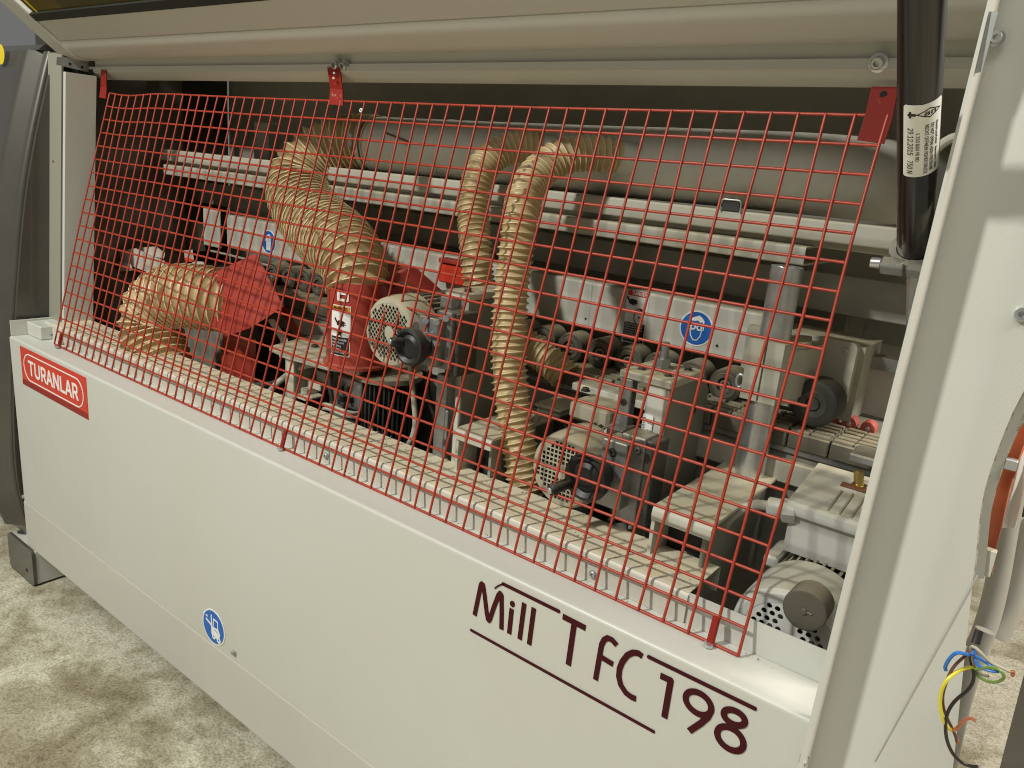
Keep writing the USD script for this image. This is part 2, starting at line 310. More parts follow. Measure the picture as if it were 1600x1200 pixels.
part(hs, 'bed', cbox(-2.7, -.14, .455, .84, .35, 1.038, .004), 'grey_and_shade_inner')
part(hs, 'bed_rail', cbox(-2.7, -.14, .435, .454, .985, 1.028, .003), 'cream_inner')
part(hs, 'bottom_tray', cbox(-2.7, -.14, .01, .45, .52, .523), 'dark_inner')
part(hs, 'left_bulkhead', cbox(-2.76, -2.756, .2, .86, .3, 1.82), 'dark_inner')  # dark colour stands for the shade behind jamb and hood
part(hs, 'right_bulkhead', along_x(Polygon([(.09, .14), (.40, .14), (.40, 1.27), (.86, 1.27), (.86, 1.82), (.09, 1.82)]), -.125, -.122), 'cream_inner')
def tilted_strip(x0, x1, ya, yb, z0, z1, tilt=.105):   # upright leaning back like the opening
    return hull([(x, y + tilt * (z - .9), z) for x in (x0, x1) for y in (ya, yb) for z in (z0, z1)])
part(hs, 'left_jamb', tilted_strip(-2.515, -2.500, .119, .206, .906, 1.645, .072), 'cream_paint')
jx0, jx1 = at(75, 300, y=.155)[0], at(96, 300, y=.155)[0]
part(hs, 'jamb_strip', tilted_strip(jx0, jx1 - .004, .126, .132, .90, 1.70, .072), 'strip_shaded')
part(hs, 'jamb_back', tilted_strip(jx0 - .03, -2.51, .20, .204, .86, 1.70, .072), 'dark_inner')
for p in ((84, 252), (74, 398)): part(hs, 'jamb_screw', lathe([(0, 0), (.005, 0), (.004, .002), (0, .0025)], -EY, at(*p, y=.1265 + .072 * (at(*p, y=.15)[2] - .9)), 16), 'brass')

# levelling beam that pokes out below the skirt
ft = hs
f0 = at(58, 922, y=.0)
part(ft, 'base_beam', cbox(f0[0] - .19, f0[0], .002, .5, .006, .13, .004), 'cream_paint')
part(ft, 'beam_cover_plate', along_y(sbox(f0[0] - .195, .0, f0[0] + .003, .135).buffer(-.02).buffer(.02), -.008, .0015), 'dark_metal_paint')
part(ft, 'screw', screw((f0[0] - .05, -.008, .045), -EY, .005, .002), 'black_plastic')
part(ft, 'levelling_foot', lathe([(0, 0), (.05, 0), (.05, .01), (.02, .014), (.02, .03), (0, .03)], EZ, (f0[0] - .1, .1, 0)), 'black_rubber')

# ------------------------------------------------------------------ lettering on the front panel
L = thing('model_lettering', 'dark red cut-vinyl lettering Mill T FC 198 with two lines on the front panel', 'lettering', at(960, 1050, y=0))
def panel_pts(pts, ox=800, oy=900, s=.25): return [tuple(at(ox + a * s, oy + b * s, y=-.0005)[[0, 2]]) for a, b in pts]
def stroke(name, lines, w, closed=False, extra=None, cap=2, **k):
    g = [LineString(panel_pts(l, **k)).buffer(w / 2, cap_style=cap, join_style=1) for l in lines]
    part(L, name, along_y(unary_union(g), -.0014, -.0002), 'maroon', smooth=False)
def arc(cx, cy, rx, ry, a0, a1, n=24, tilt=0.0):
    t = np.radians(np.linspace(a0, a1, n)); return [(cx + rx * math.cos(q), cy + ry * math.sin(q) + tilt * rx * math.cos(q)) for q in t]
W = .0084
q4 = dict(ox=700, oy=870, s=.125)
stroke('letter', [[(333, 730), (385, 480), (412, 352), (424, 336), (440, 352), (458, 470), (485, 700), (500, 780), (512, 796), (526, 775), (570, 640), (632, 480), (652, 456), (670, 480), (672, 700), (668, 905)]], W, **q4)
stroke('letter', [[(797, 650), (765, 960)]], W, **q4)
stroke('letter_dot', [[(806, 585), (806, 592)]], W * 1.1, cap=1, **q4)
stroke('letter', [[(77, 170), (48, 395)]], W); stroke('letter', [[(137, 200), (107, 428)]], W)
stroke('letter', [[(318, 252), (460, 325)], [(390, 290), (352, 556)]], W * 1.1)
stroke('letter', [[(522, 648), (560, 430), (576, 398), (598, 386), (625, 398), (655, 432)], [(548, 500), (632, 552)]], W)
stroke('letter', [[(815, 502), (790, 482), (756, 478), (722, 494), (690, 535), (672, 580), (668, 630), (680, 680), (712, 730), (745, 755), (775, 768)]], W * 1.05)
stroke('letter', [[(928, 622), (992, 652), (952, 885)]], W * 1.1)
ring9 = arc(1166, 795, 80, 66, 0, 360, 40, .42)
stroke('letter', [ring9, [(1242, 845), (1225, 880), (1180, 920), (1108, 968)]], W * 1.05)
stroke('letter', [arc(1390, 884, 66, 44, 0, 360, 36, .36), arc(1365, 1016, 82, 68, 0, 360, 40, .42)], W * 1.05)
stroke('line', [[(690, 338), (1385, 680)]], W * .66, cap=1, **q4)
stroke('loose_end', [[(690, 338), (630, 360), (590, 390)]], W * .3, cap=1, **q4)
stroke('line', [[(855, 505), (1518, 828)]], W * .66, cap=1)
stroke('line', [[(-255, 338), (885, 972)]], W * .55, cap=1)

# ------------------------------------------------------------------ signs and badges stuck on flat faces
def disc_sign(name, label, c, r, pic, y, ry=None):
    t = thing(name, label, 'sign', c)
    base = affinity.translate(affinity.scale(Point(0, 0).buffer(1, 32), r, ry or r), c[0], c[2])
    part(t, 'border', along_y(base, y - .0010, y - .0002), 'sign_white', smooth=False)
    part(t, 'disc', along_y(affinity.scale(base, .91, .91), y - .0017, y - .0009), 'sign_blue', smooth=False)
    part(t, 'symbol', along_y(affinity.translate(affinity.scale(pic, r, r, origin=(0, 0)), c[0], c[2]), y - .0024, y - .0016), 'sign_white', smooth=False)
    return t
def ln(p, w, cap=1): return LineString(p).buffer(w / 2, cap_style=cap, join_style=1)
face = unary_union([ln([(-.40, .18), (-.44, -.02), (-.33, -.10), (-.27, -.42), (-.08, -.66), (.14, -.64), (.30, -.40), (.34, -.08), (.44, 0), (.40, .2)], .055),
    Polygon([(-.42, .16), (-.44, .46), (-.16, .62), (.1, .74), (.3, .62), (.44, .46), (.42, .2), (.34, .4), (.2, .36), (.05, .46), (-.12, .40), (-.34, .40)]),
    Point(-.19, .06).buffer(.17).difference(Point(-.19, .06).buffer(.085)), Point(.19, .06).buffer(.17).difference(Point(.19, .06).buffer(.085)), ln([(-.42, .1), (-.3, .08)], .05), ln([(.42, .1), (.3, .08)], .05), ln([(-.06, .08), (.06, .08)], .05)])
disc_sign('safety_sign', 'round blue goggles sign with white face on the cover plate right of the danger label', at(1088, 513, y=.598), .038, face, .5985)
glove = unary_union([Polygon([(-.3, -.7), (.28, -.7), (.34, -.1), (.3, .5), (.12, .66), (-.1, .62), (-.26, .44), (-.3, -.1)]), ln([(-.36, .1), (-.2, .46)], .12)]).difference(ln([(0, .0), (.02, .5)], .05))
disc_sign('safety_sign', 'round blue glove sign on the far left end of the cover plate', at(420, 378, y=.598), .038, glove, .5985)
fork = unary_union([Polygon([(-.15, .0), (-.05, -.5), (.5, -.55), (.62, -.2), (.45, .05), (.1, .02)]), ln([(-.15, .62), (-.12, -.42)], .09), ln([(-.62, .22), (-.14, .05)], .09), ln([(.0, .05), (.05, .5), (.4, .45), (.42, 0)], .07), Point(.04, -.52).buffer(.15), Point(.48, -.55).buffer(.17),
    Polygon([(-.7, .42), (-.5, .5), (-.5, .36)])]).difference(unary_union([ln([(.12, -.1), (.42, -.18)], .07), Point(.04, -.52).buffer(.06), Point(.48, -.55).buffer(.07)]))
disc_sign('safety_sign', 'round blue forklift sign low on the front panel near the skirt seam', at(334.5, 979.5, y=0), .048, fork, -.0003, .047)

bd = thing('name_badge', 'red rectangular badge with white TURANLAR lettering at the left end of the front panel', 'badge', at(85, 600, y=0))
b0, b1 = at(31, 541, y=0), at(139, 656, y=0)
bx0, bx1 = b0[0] + .004, b1[0]; bz1 = .5 * (b0[2] + at(139.5, 591, y=0)[2]); bz0 = b1[2]
part(bd, 'plate', along_y(sbox(bx0, bz0, bx1, bz1), -.0016, -.0002), 'badge_red', smooth=False)
part(bd, 'dark_red_band', along_y(sbox(bx0 + .001, bz0 + .001, bx1 - .001, bz0 + .018), -.0022, -.0014), 'badge_dark', smooth=False)  # darker red border of the badge
cap = LineString([(bx0 + .062, (bz0 + bz1) / 2 + .004), (bx1 - .062, (bz0 + bz1) / 2 + .004)]).buffer(.043)
part(bd, 'border_line', along_y(cap.difference(cap.buffer(-.0035)), -.0024, -.0014), 'sign_white', smooth=False)
tw = words('TURANLAR', .044, bx1 - bx0 - .105, True, .0009)
part(bd, 'lettering', frame(tw, (bx0 + .053, -.0014, (bz0 + bz1) / 2 - .018), EX, EZ, -EY), 'sign_white', smooth=False)

HAND = unary_union([Polygon([(.0, .35), (.25, .52), (.62, .5), (.9, .36), (.72, .30), (.95, .16), (.7, .16), (.8, .0), (.55, .08), (.5, -.06), (.34, .06), (.1, .1)]), ln([(.0, .42), (-.12, .62)], .16)])
dg = thing('danger_label', 'tall white danger label with red header and hand pictogram on the cover plate', 'label', at(993, 495, y=.598))
c = at(993, 496, y=.598); w_, h_ = .054, .118
def rect(cx, cz, w, h): return sbox(cx - w / 2, cz - h / 2, cx + w / 2, cz + h / 2)
part(dg, 'backing', along_y(rect(c[0], c[2], w_, h_), .5976, .5985), 'sign_white', smooth=False)
part(dg, 'header', along_y(rect(c[0], c[2] + h_ * .445, w_ * .94, h_ * .095), .5969, .5977), 'sign_red', smooth=False)
part(dg, 'header_text', frame(words('DANGER', .0075, w_ * .66, True), (c[0] - w_ * .26, .5970, c[2] + h_ * .415), EX, EZ, -EY), 'sign_white', smooth=False)
part(dg, 'pictogram', along_y(unary_union([affinity.translate(affinity.scale(HAND, .026, .026, origin=(0, 0)), c[0] - .022, c[2] + .026), LineString(arc(c[0] + .010, c[2] + .002, .014, .018, 60, 290)).buffer(.0011), Polygon([(c[0] + .008, c[2] + .018), (c[0] + .016, c[2] + .021), (c[0] + .014, c[2] + .014)]), rect(c[0] + .01, c[2] + .001, .007, .003)]), .5969, .5977), 'sign_black', smooth=False)
part(dg, 'text_panel', along_y(rect(c[0], c[2] - h_ * .29, w_ * .94, h_ * .36), .5969, .5977), 'sign_black', smooth=False)
for i, s in enumerate(('Caution! Required', 'Please push STOP', 'button and wait 10', 'seconds before', 'opening door', 'machine and all', 'movement stop')):
    part(dg, 'text_line', frame(words(s, .0042, w_ * (.8 - .12 * (i in (3, 4)))), (c[0] - w_ * .43, .5970, c[2] - h_ * .155 - i * .0056), EX, EZ, -EY), 'sign_white', smooth=False)

# ------------------------------------------------------------------ raised lid above the opening
hd = thing('hinged_hood', 'raised cream lid with rounded lower rail and olive window above the opening', 'lid', (-1.4, .25, 1.65))
HX0, HX1 = -2.50, -.135
part(hd, 'lower_rail', along_x(Polygon([(.262, 1.700), (.262, 1.672), (.255, 1.671), (.255, 1.657), (.257, 1.655), (.30, 1.640), (.302, 1.642), (.302, 1.75), (.262, 1.75)]), HX0 - .05, HX1), 'cream_paint')
rp = [(.264, 1.6975)] + [(.262 - .104 * t - .014 * math.sin(math.pi * t), 1.698 + .026 * t - .022 * math.sin(math.pi * min(1, t * 1.0)) + .0) for t in np.linspace(.02, 1, 14)]
rp = [(.266, 1.699)] + [(.158 + .104 * math.cos(a) ** .8 if math.cos(a) > 0 else .158, 1.724 - .034 * 0 - 0) for a in ()] + [(.262, 1.6955), (.25, 1.690), (.235, 1.6885), (.215, 1.690), (.195, 1.696), (.178, 1.705), (.166, 1.715), (.159, 1.7245)]
part(hd, 'rounded_cover', along_x(Polygon(rp + [(.17, 1.80), (.266, 1.80)]), HX0 + .012, HX1 + .012), 'cream_paint')
def on_lid(d, n=0): return (.157 - d * .78 - n * .625, 1.726 + d * .625 - n * .78)
part(hd, 'underside_panel', along_x(Polygon([on_lid(0, 0), on_lid(.076, 0), on_lid(.076, -.004), on_lid(0, -.004)]), HX0 + .012, HX1 + .012), 'cream_paint')
part(hd, 'window_gasket', along_x(Polygon([on_lid(.070, .006), on_lid(.093, .006), on_lid(.093, -.004), on_lid(.070, -.001)]), HX0 + .012, HX1 - .1), 'gasket')
wp = part(hd, 'window_pane', along_x(Polygon([on_lid(.088, -.001), on_lid(.62, -.001), on_lid(.62, -.005), on_lid(.088, -.005)]), HX0 + .03, HX1 - .12), 'olive_window')
part(wp, 'window_edge', along_x(Polygon([on_lid(.088, .001), on_lid(.62, .001), on_lid(.62, -.002), on_lid(.088, -.002)]), HX0 + .055, HX0 + .060), 'yellow')
part(hd, 'end_cap', along_x(Polygon([(.266, 1.688), (.22, 1.684), (.185, 1.694), on_lid(0, .008), on_lid(.62, .008), on_lid(.62, -.045), (.19, 1.80), (.30, 1.80)]), HX0 - .065, HX0 + .012), 'cream_paint')
part(hd, 'end_cap', along_x(Polygon([on_lid(0, .004), on_lid(.62, .004), on_lid(.62, -.04), (.19, 1.79), (.26, 1.79), (.262, 1.69), (.2, 1.69)]), HX1 + .0125, HX1 + .016), 'cream_paint')
cbq = [at(*p, x=-2.538) for p in ((89, 89), (139, 91), (139, 113), (88, 101))]
part(hd, 'corner_bracket', hull(cbq + [q - (.002, 0, 0) for q in cbq]), 'galvanised')
for p in ((109, 100), (128, 105)): part(hd, 'bracket_hole', rod(at(*p, x=-2.539), at(*p, x=-2.539) + (.0018, 0, 0), .004), 'black_plastic')
for p in ((540, 103), (1373, 98), (527, 101)):
    q = at(*p, y=.2555); part(hd, 'lid_bolt', [lathe([(0, 0), (.0125, 0), (.0125, .002), (.0085, .0025), (.0085, .010), (.007, .0115), (.0045, .0115), (.004, .004), (0, .004)], (-.0, -1, -.25), q, 24)], 'steel')

# ------------------------------------------------------------------ red welded wire guard
MW0, MW1, PITCH = -2.425, -.270, .04; NV = 55; NH = 20
MN = np.array([0, -math.cos(math.radians(15.2)), math.sin(math.radians(15.2))]); MU = np.array([0, math.sin(math.radians(15.2)), math.cos(math.radians(15.2))])
M0 = np.array([0, .060, ZT + .004]); MH = .768
def wavy(x, s):
    k = .003 * math.sin(x * 2.3 + s * 3) + .002 * math.sin(x * 7.1 + 1.3) * math.sin(s * 5)
    sag = -.010 * math.exp(-((x + 2.32) / .12) ** 2) * (s / MH) ** 6 + .004 * math.sin(x * 1.7) * s / MH
    return np.array([x + .0016 * math.sin(s * 11 + x * 31), 0, 0]) + M0 + MU * (s + sag) + MN * k
mg = thing('wire_guard', 'red welded wire mesh guard leaning across the machine opening', 'wire guard', M0 + (-1.35, 0, 0))
xs = np.linspace(MW0, MW1, NV); ss = np.linspace(0, MH, NH)
for i, x in enumerate(xs):
    part(mg, 'upright_wire', tube([wavy(x, s) + MN * .0013 for s in np.linspace(0, MH, 9)], .0023, 7, .03), 'red_wire', smooth=60)
for j, s in enumerate(ss):
    part(mg, 'cross_wire', tube([wavy(x, s) - MN * .0013 for x in np.linspace(MW0, MW1, 60)], .0024 if j else .0028, 7, .02), 'red_wire', smooth=60)
def strap(name, quad, off, label=None):
    o = np.array([wavy(x, s) + MN * off for x, s in quad]); part(mg, name, hull(list(o) + list(o - MN * .003)), 'red_strap', label=label)
    return o
def on_mesh(px, py):
    r = ROT.T @ np.array([(px - 800) / FPX, (py - 600) / FPX, 1.0]); p = CAM + r * (MN @ (M0 - CAM)) / (MN @ r); return p[0], (p - M0) @ MU
def bent_strap(tops, mids, lows, ytop, mat='red_strap'):
    a = [at(*p, y=ytop) for p in tops]; b = [at(*p, y=wavy(*on_mesh(*p))[1] - .002) for p in mids]; c_ = [at(*p, y=wavy(*on_mesh(*p))[1] - .002) for p in lows]; t = np.array([0, .0025, 0])
    part(mg, 'hanger_strap', [hull(a + b + [q + t for q in a + b]), hull(b + c_ + [q + t for q in b + c_])], mat)
bent_strap([(511, 105), (531, 106)], [(516, 138), (535, 140)], [(514, 163), (536, 165)], .252)
bent_strap([(158, 109), (166, 110)], [(157, 136), (166, 136)], [(155, 152), (165, 154)], .252)
bent_strap([(1362, 135), (1404, 136)], [(1351, 181), (1394, 186)], [(1339, 219), (1381, 225)], .27, 'red_strap_shaded')
part(mg, 'washer', lathe([(.0022, 0), (.0045, 0), (.0045, .001), (.0022, .001), (.0022, 0)], MN, wavy(*on_mesh(567, 171)) + MN * .004, 20), 'sign_white')
part(mg, 'strap_hole', rod(at(1380, 147, y=.2665), at(1380, 147, y=.264), .0045), 'black_plastic')
for p in ((522, 114), (521, 122)): part(mg, 'strap_rivet', rod(at(*p, y=.2525), at(*p, y=.2485), .0025), 'sign_white')
for x in (at(95, 540, y=.06)[0], at(443, 685, y=.06)[0], at(1110, 1000, y=.06)[0]):
    a = [wavy(x - .0045, .0), wavy(x + .0045, .0), wavy(x - .0045, .0405), wavy(x + .0045, .0405)]; part(mg, 'foot_tab', hull([q + MN * .004 for q in a] + [q + MN * .0075 for q in a]), 'bright_red' if False else 'red_strap')
    part(mg, 'tab_foot', lathe([(0, -.003), (.007, -.003), (.007, .0015), (0, .002)], EZ, wavy(x, 0) + MN * .008), 'steel')

# ------------------------------------------------------------------ gas spring at the right of the lid
g0, g1 = at(1430, 392, x=-.176), at(1442, -40, x=-.176); gu = (g1 - g0) / np.linalg.norm(g1 - g0)
gs = thing('gas_spring', 'black gas spring with white label holding the lid up at right', 'gas spring', g0)
GR = .0198
part(gs, 'cylinder', rod(g0 - gu * .004, g1, GR, 40, .003), 'black_gloss')
part(gs, 'rod', rod(g0 - gu * .35, g0, .0085, 20), 'steel')
part(gs, 'seal', lathe([(0, 0), (.016, 0), (.018, .006), (.017, .016), (0, .016)], -gu, g0 - gu * .013), 'knob_brown')
gs_x = EX; gs_f = np.cross(gu, gs_x)
def gbox(u0, u1, f0, f1, a0, a1, c=.0015): return frame(cbox(u0, u1, f0, f1, a0, a1, c), g0, gs_x, gs_f, gu)
part(gs, 'clamp_collar', lathe([(GR + .0006, -.010), (.028, -.010), (.0285, -.008), (.0285, .004), (.028, .006), (GR + .0006, .006), (GR + .0006, -.010)], gu, g0, 40), 'aluminium')
for u in ((-.030, -.004), (-.001, .026)): part(gs, 'clamp_block', gbox(*u, -.034, -.018, -.010, .006), 'aluminium')
part(gs, 'clamp_screw', rod(g0 + gs_x * -.042 + gs_f * -.026, g0 + gs_x * -.03 + gs_f * -.026, .0065, 16), 'steel')
lab_c = at(1441, 196, x=-.176) ; lab_s = (lab_c - g0) @ gu + .006
view = CAM - (g0 + gu * lab_s); view -= gu * (view @ gu); ang = math.atan2(view @ np.cross(gu, gs_x), view @ gs_x) + .12
gw = lambda m, lift: wrap(frame(m, (0, 0, lift), EX, EY, EZ), g0 + gu * lab_s, GR, ang, gu, gs_x, .003)
glb = part(gs, 'label', gw(extr(sbox(-.0165, -.045, .021, .045).buffer(-.003).buffer(.003), .0004), .0002), 'sign_white', smooth=True)
def rotated(m): m = m.copy(); m.apply_transform(trimesh.transformations.rotation_matrix(-math.pi / 2, [0, 0, 1])); return m
for s, hgt, x, y, wd in (('29.12.2015    750 N', .0052, -.0120, .018, .058), ('1 350 BAN 98 ND', .0034, -.0045, .012, .036), ('NICHT OFFNEN! HOHER DRUCK', .0036, .0030, .020, .062), ('DO NOT OPEN! HIGH PRESSURE', .0032, .0085, .020, .060), ('STABILUS GmbH KOBLENZ GERMANY', .0022, .0140, .020, .060)):
    if 'STABILUS' in s: s = 'Gasdruckfeder  Germany  DIN'
    part(glb, 'label_text', gw(frame(rotated(words(s, hgt, wd, False, .0003)), (x, y, 0), EX, EY, EZ), .0006), 'sign_black', smooth=False)
logo = unary_union([Polygon([(-.012, .0), (0, .0058), (.012, 0), (0, -.0058)]).difference(Polygon([(-.0098, 0), (0, .0046), (.0098, 0), (0, -.0046)])), ln([(-.018, .0), (-.013, 0)], .003), ln([(-.017, -.003), (-.017, .003)], .002)])
part(glb, 'label_logo', gw(extr(affinity.translate(logo, .007, .034), .0003), .0006), 'sign_black', smooth=False)
part(glb, 'label_logo_text', gw(frame(words('an', .0052, .011, True, .0003), (.002, .0318, 0), EX, EY, EZ), .0006), 'sign_black', smooth=False)

# ------------------------------------------------------------------ right end column
CT = .079
def lean(z): return CT * (z - .855)
ec = thing('end_column', 'wide cream end column of bent sheet closing the machine at right', 'column', (-.06, .02, 0))
from scipy.interpolate import PchipInterpolator
_xe = PchipInterpolator([0, .3, .86, 1.10, 1.20, 1.27, 1.34, 1.42, 1.5, 2.1], [.10, .07, .001, -.031, -.042, -.038, -.024, .01, .06, .06])
def x_end(z): return float(_xe(z))
def col_sheet(u, v):
    z = .0 + 2.1 * v; xe = x_end(z); x = -.1425 + u * (xe + .1425); d = x + .1425
    bend = .004 * (1 - math.exp(-d / .004)) * 0 + .000 + .35 * max(0, d - .072) ** 1.0 * (1 - math.exp(-max(0, d - .072) / .02)) + .10 * max(0, d)
    return (x, .004 + bend + lean(z), z)
part(ec, 'front_sheet', grid(col_sheet, 26, 90, (0, .0025, 0)), 'cream_paint', smooth=40)
part(ec, 'edge_lip', hull([(x, y + lean(z), z) for x in (-.1455, -.1425) for y in (-.048, .012) for z in (.80, 2.1)]), 'cream_paint')
part(ec, 'edge_lip', hull([(x, y + lean(z), z) for x in (-.1455, -.1425) for y in (-.030, .012) for z in (.0, .7995)]), 'cream_paint')
def edge_sheet(u, v):
    z = 1.09 + .42 * v; xe = x_end(z) ; p = col_sheet(1, z / 2.1); return (xe + .0015 + .008 * u, p[1] + .002 + .006 * u, z)
part(ec, 'opening_rim', grid(edge_sheet, 2, 40, (0, .002, 0)), 'grey_and_shade_inner', smooth=40)
part(ec, 'hood_plate', hull([tuple(at(*p, y=.02)) for p in ((1546, 18), (1560, 18), (1534, 112), (1520, 116))] + [tuple(at(*p, y=.024)) for p in ((1546, 18), (1560, 18), (1534, 112), (1520, 116))]), 'galvanised')
for p, s in (((1557, 60), .006), ((1598, 490), .008)):
    q = at(*p, y=.01 + lean(1.5)); part(ec, 'column_bolt', screw(q, -EY, s, .008), 'steel')
part(ec, 'column_bolt', screw(at(1258, 1185, y=-.02), -EY, .005, .012), 'galvanised')
def on_col(px, py):
    y = .03
    for _ in range(8): p = at(px, py, y=y); y = col_sheet((p[0] + .1425) / (x_end(p[2]) + .1425), p[2] / 2.1)[1]
    return at(px, py, y=y)
sm = [on_col(1527 - 160 * t, 900 + 290 * t) for t in np.linspace(0, 1, 12)]
part(ec, 'fold_shade_line', tube([q + (0, .0005, 0) for q in sm], .0012, 8, .01), 'pipe_grey')  # thin grey bead drawn for the shading along the sheet fold
part(ec, 'hinge_block', [cbox(.005, .03, .02, .05, 1.66, 1.675), rod((.018, .03, 1.655), (.018, .03, 1.69), .006)], 'brass')

# ------------------------------------------------------------------ dust duct and amber suction hoses
dd = thing('dust_duct', 'large grey dust extraction pipe running along the top of the opening', 'pipe', (-.9, .45, 1.516))
dz = lambda px, py: at(px, py, y=.60)[2]
DL = at(592, 227, y=.60)
part(dd, 'pipe', tube([DL, (-1.3, .60, 1.519), (-.9, .60, 1.522), (-.52, .60, 1.526), (-.43, .612, 1.526), (-.36, .65, 1.525), (-.32, .72, 1.524), (-.31, .84, 1.524)], .0735, 56, .02), 'duct_grey', smooth=60)
part(dd, 'pipe_seam', lathe([(.0735, -.004), (.0751, -.003), (.0751, .003), (.0735, .004)], EX, (-1.36, .60, 1.5185), 56), 'duct_grey')
part(dd, 'branch_stub', tube([at(1040, 258, y=.58), at(1000, 250, y=.55), at(940, 243, y=.49)], .034, 32, .01), 'duct_grey')
part(dd, 'branch_stub', tube([at(905, 242, y=.58), at(870, 236, y=.555), at(815, 231, y=.52)], .034, 32, .01), 'duct_grey')
part(dd, 'seam_screw', rod(at(601, 207, y=.535), at(640, 222, y=.515), .0025), 'wire_brown')
def suction(label, pts, R, pitch, A, clamps=(), taper=None):
    pts = [at(a, b, y=y) for a, b, y in pts]; t = thing('suction_hose', label, 'hose', pts[-1], None)
    rt = part(t, 'ribbed_tube', hose(pts, R, pitch, A, taper), 'amber_hose', smooth=50)
    part(rt, 'spiral_rib', spiral(pts, R, pitch, pitch * .085, taper), 'hose_rib', smooth=True)
    s, c_, T, U, V = path_frames(pts, .004)
    R0 = R
    for k in clamps:
        R = R0 * (1 if taper is None else float(np.interp(k, *taper))); i = int(k * (len(s) - 1)); hc = part(rt, 'hose_clamp', lathe([(R - .001, -.0065), (R + .0022, -.0065), (R + .0022, .0065), (R - .001, .0065), (R - .001, -.0065)], T[i], c_[i], 48), 'steel')
        part(t, 'clamp_screw', rod(c_[i] + (0, -R - .004, -.012), c_[i] + (0, -R - .004, .02), .005), 'steel')
suction('thick amber suction hose curling from the pipe end down to the red drum hood', [(606, 229, .60), (578, 224, .59), (543, 226, .57), (500, 243, .53), (470, 287, .48), (483, 335, .43), (520, 374, .37), (551, 410, .32), (559, 462, .29)], .091, .0215, .0135, (.06,), ([0, .12, .3, .75, .92, 1], [.80, .84, 1, 1, .84, .80]))
suction('fat amber suction hose arching out of the red box hood at far left', [(372, 476, .30), (345, 470, .275), (318, 465, .255), (285, 462, .235), (254, 470, .215), (237, 498, .20), (244, 545, .19), (264, 605, .19)], .090, .0235, .0120, (), ([0, .2, .6, 1], [.92, 1, 1, .9]))
suction('slim amber suction hose, left one of the hanging pair, passing behind the other', [(842, 232, .53), (805, 231, .49), (770, 245, .45), (745, 285, .41), (740, 340, .39), (744, 400, .37), (752, 455, .38), (778, 500, .40), (825, 540, .42), (885, 590, .43)], .0355, .0125, .0042)
suction('slim amber suction hose, right one of the hanging pair, reaching down to the ledge', [(965, 246, .51), (915, 240, .46), (868, 250, .41), (833, 280, .36), (814, 335, .295), (805, 400, .28), (797, 480, .27), (795, 560, .26), (802, 640, .25), (812, 700, .245), (822, 775, .24)], .0360, .0135, .0048)

# ------------------------------------------------------------------ pressure beam with cover plate (back of the opening)
pb = thing('pressure_beam', 'long cream pressure beam with light cover plate at the back of the opening', 'beam', (-1.3, .6, 1.25))
part(pb, 'beam_top', along_x(sheet([(.56, 1.448), (.505, 1.448), (.505, 1.414), (.53, 1.414), (.53, 1.402), (.56, 1.402)], .003, .003), -2.60, -.15), 'cream_inner')
part(pb, 'beam_body', cbox(-2.55, -.20, .508, .70, 1.372, 1.443), 'grey_and_shade_inner') if False else None
part(pb, 'beam_box', along_x(sheet([(.70, 1.400), (.482, 1.400), (.482, 1.370), (.70, 1.370)], .003, .003), -2.54, -.4095), 'cream_inner')
part(pb, 'cover_plate', along_x(sheet([(.66, 1.254), (.600, 1.254), (.600, 1.147), (.64, 1.147)], .003, .006), -2.36, -.46), 'light_plate')
part(pb, 'cover_plate_step', cbox(-1.05, -.90, .5975, .5992, 1.152, 1.250, .0008), 'light_plate')
part(pb, 'rear_plate', cbox(-2.75, -.20, .68, .684, 1.27, 1.345), 'grey_and_shade_inner')
a_, b_ = at(252, 335, y=.66), at(318, 388, y=.66)
part(pb, 'end_plate', cbox(a_[0], b_[0], .640, .668, b_[2] - .01, a_[2]), 'cream_inner', label='grey end plate left of the cover plate')
part(pb, 'end_strip', cbox(at(319, 340, y=.61)[0], at(345, 340, y=.61)[0], .606, .612, 1.135, 1.262), 'light_plate')
part(pb, 'plate_hole', rod(at(258, 363, y=.638), at(258, 363, y=.641), .012), 'black_plastic')
for p in ((915, 498), (1120, 540)): part(pb, 'plate_bolt', rod(at(*p, y=.5985), at(*p, y=.596), .0025), 'black_plastic')
part(pb, 'hanger', cbox(at(405, 200, y=.62)[0], at(428, 200, y=.62)[0], .60, .64, 1.40, 1.56), 'grey_and_shade_inner')
lp = at(1142, 320, y=.50); part(pb, 'lifting_loop', tube([lp + (-.019, 0, -.012), lp + (-.019, 0, .004), lp + (-.0165, 0, .008), lp + (-.010, 0, .009), lp + (.010, 0, .009), lp + (.0165, 0, .008), lp + (.019, 0, .004), lp + (.019, 0, -.012)], .0018, 8, .002), 'galvanised')
part(pb, 'loop_recess', cbox(lp[0] - .017, lp[0] + .017, lp[1] + .001, lp[1] + .004, lp[2] - .012, lp[2] + .007), 'black_rubber')

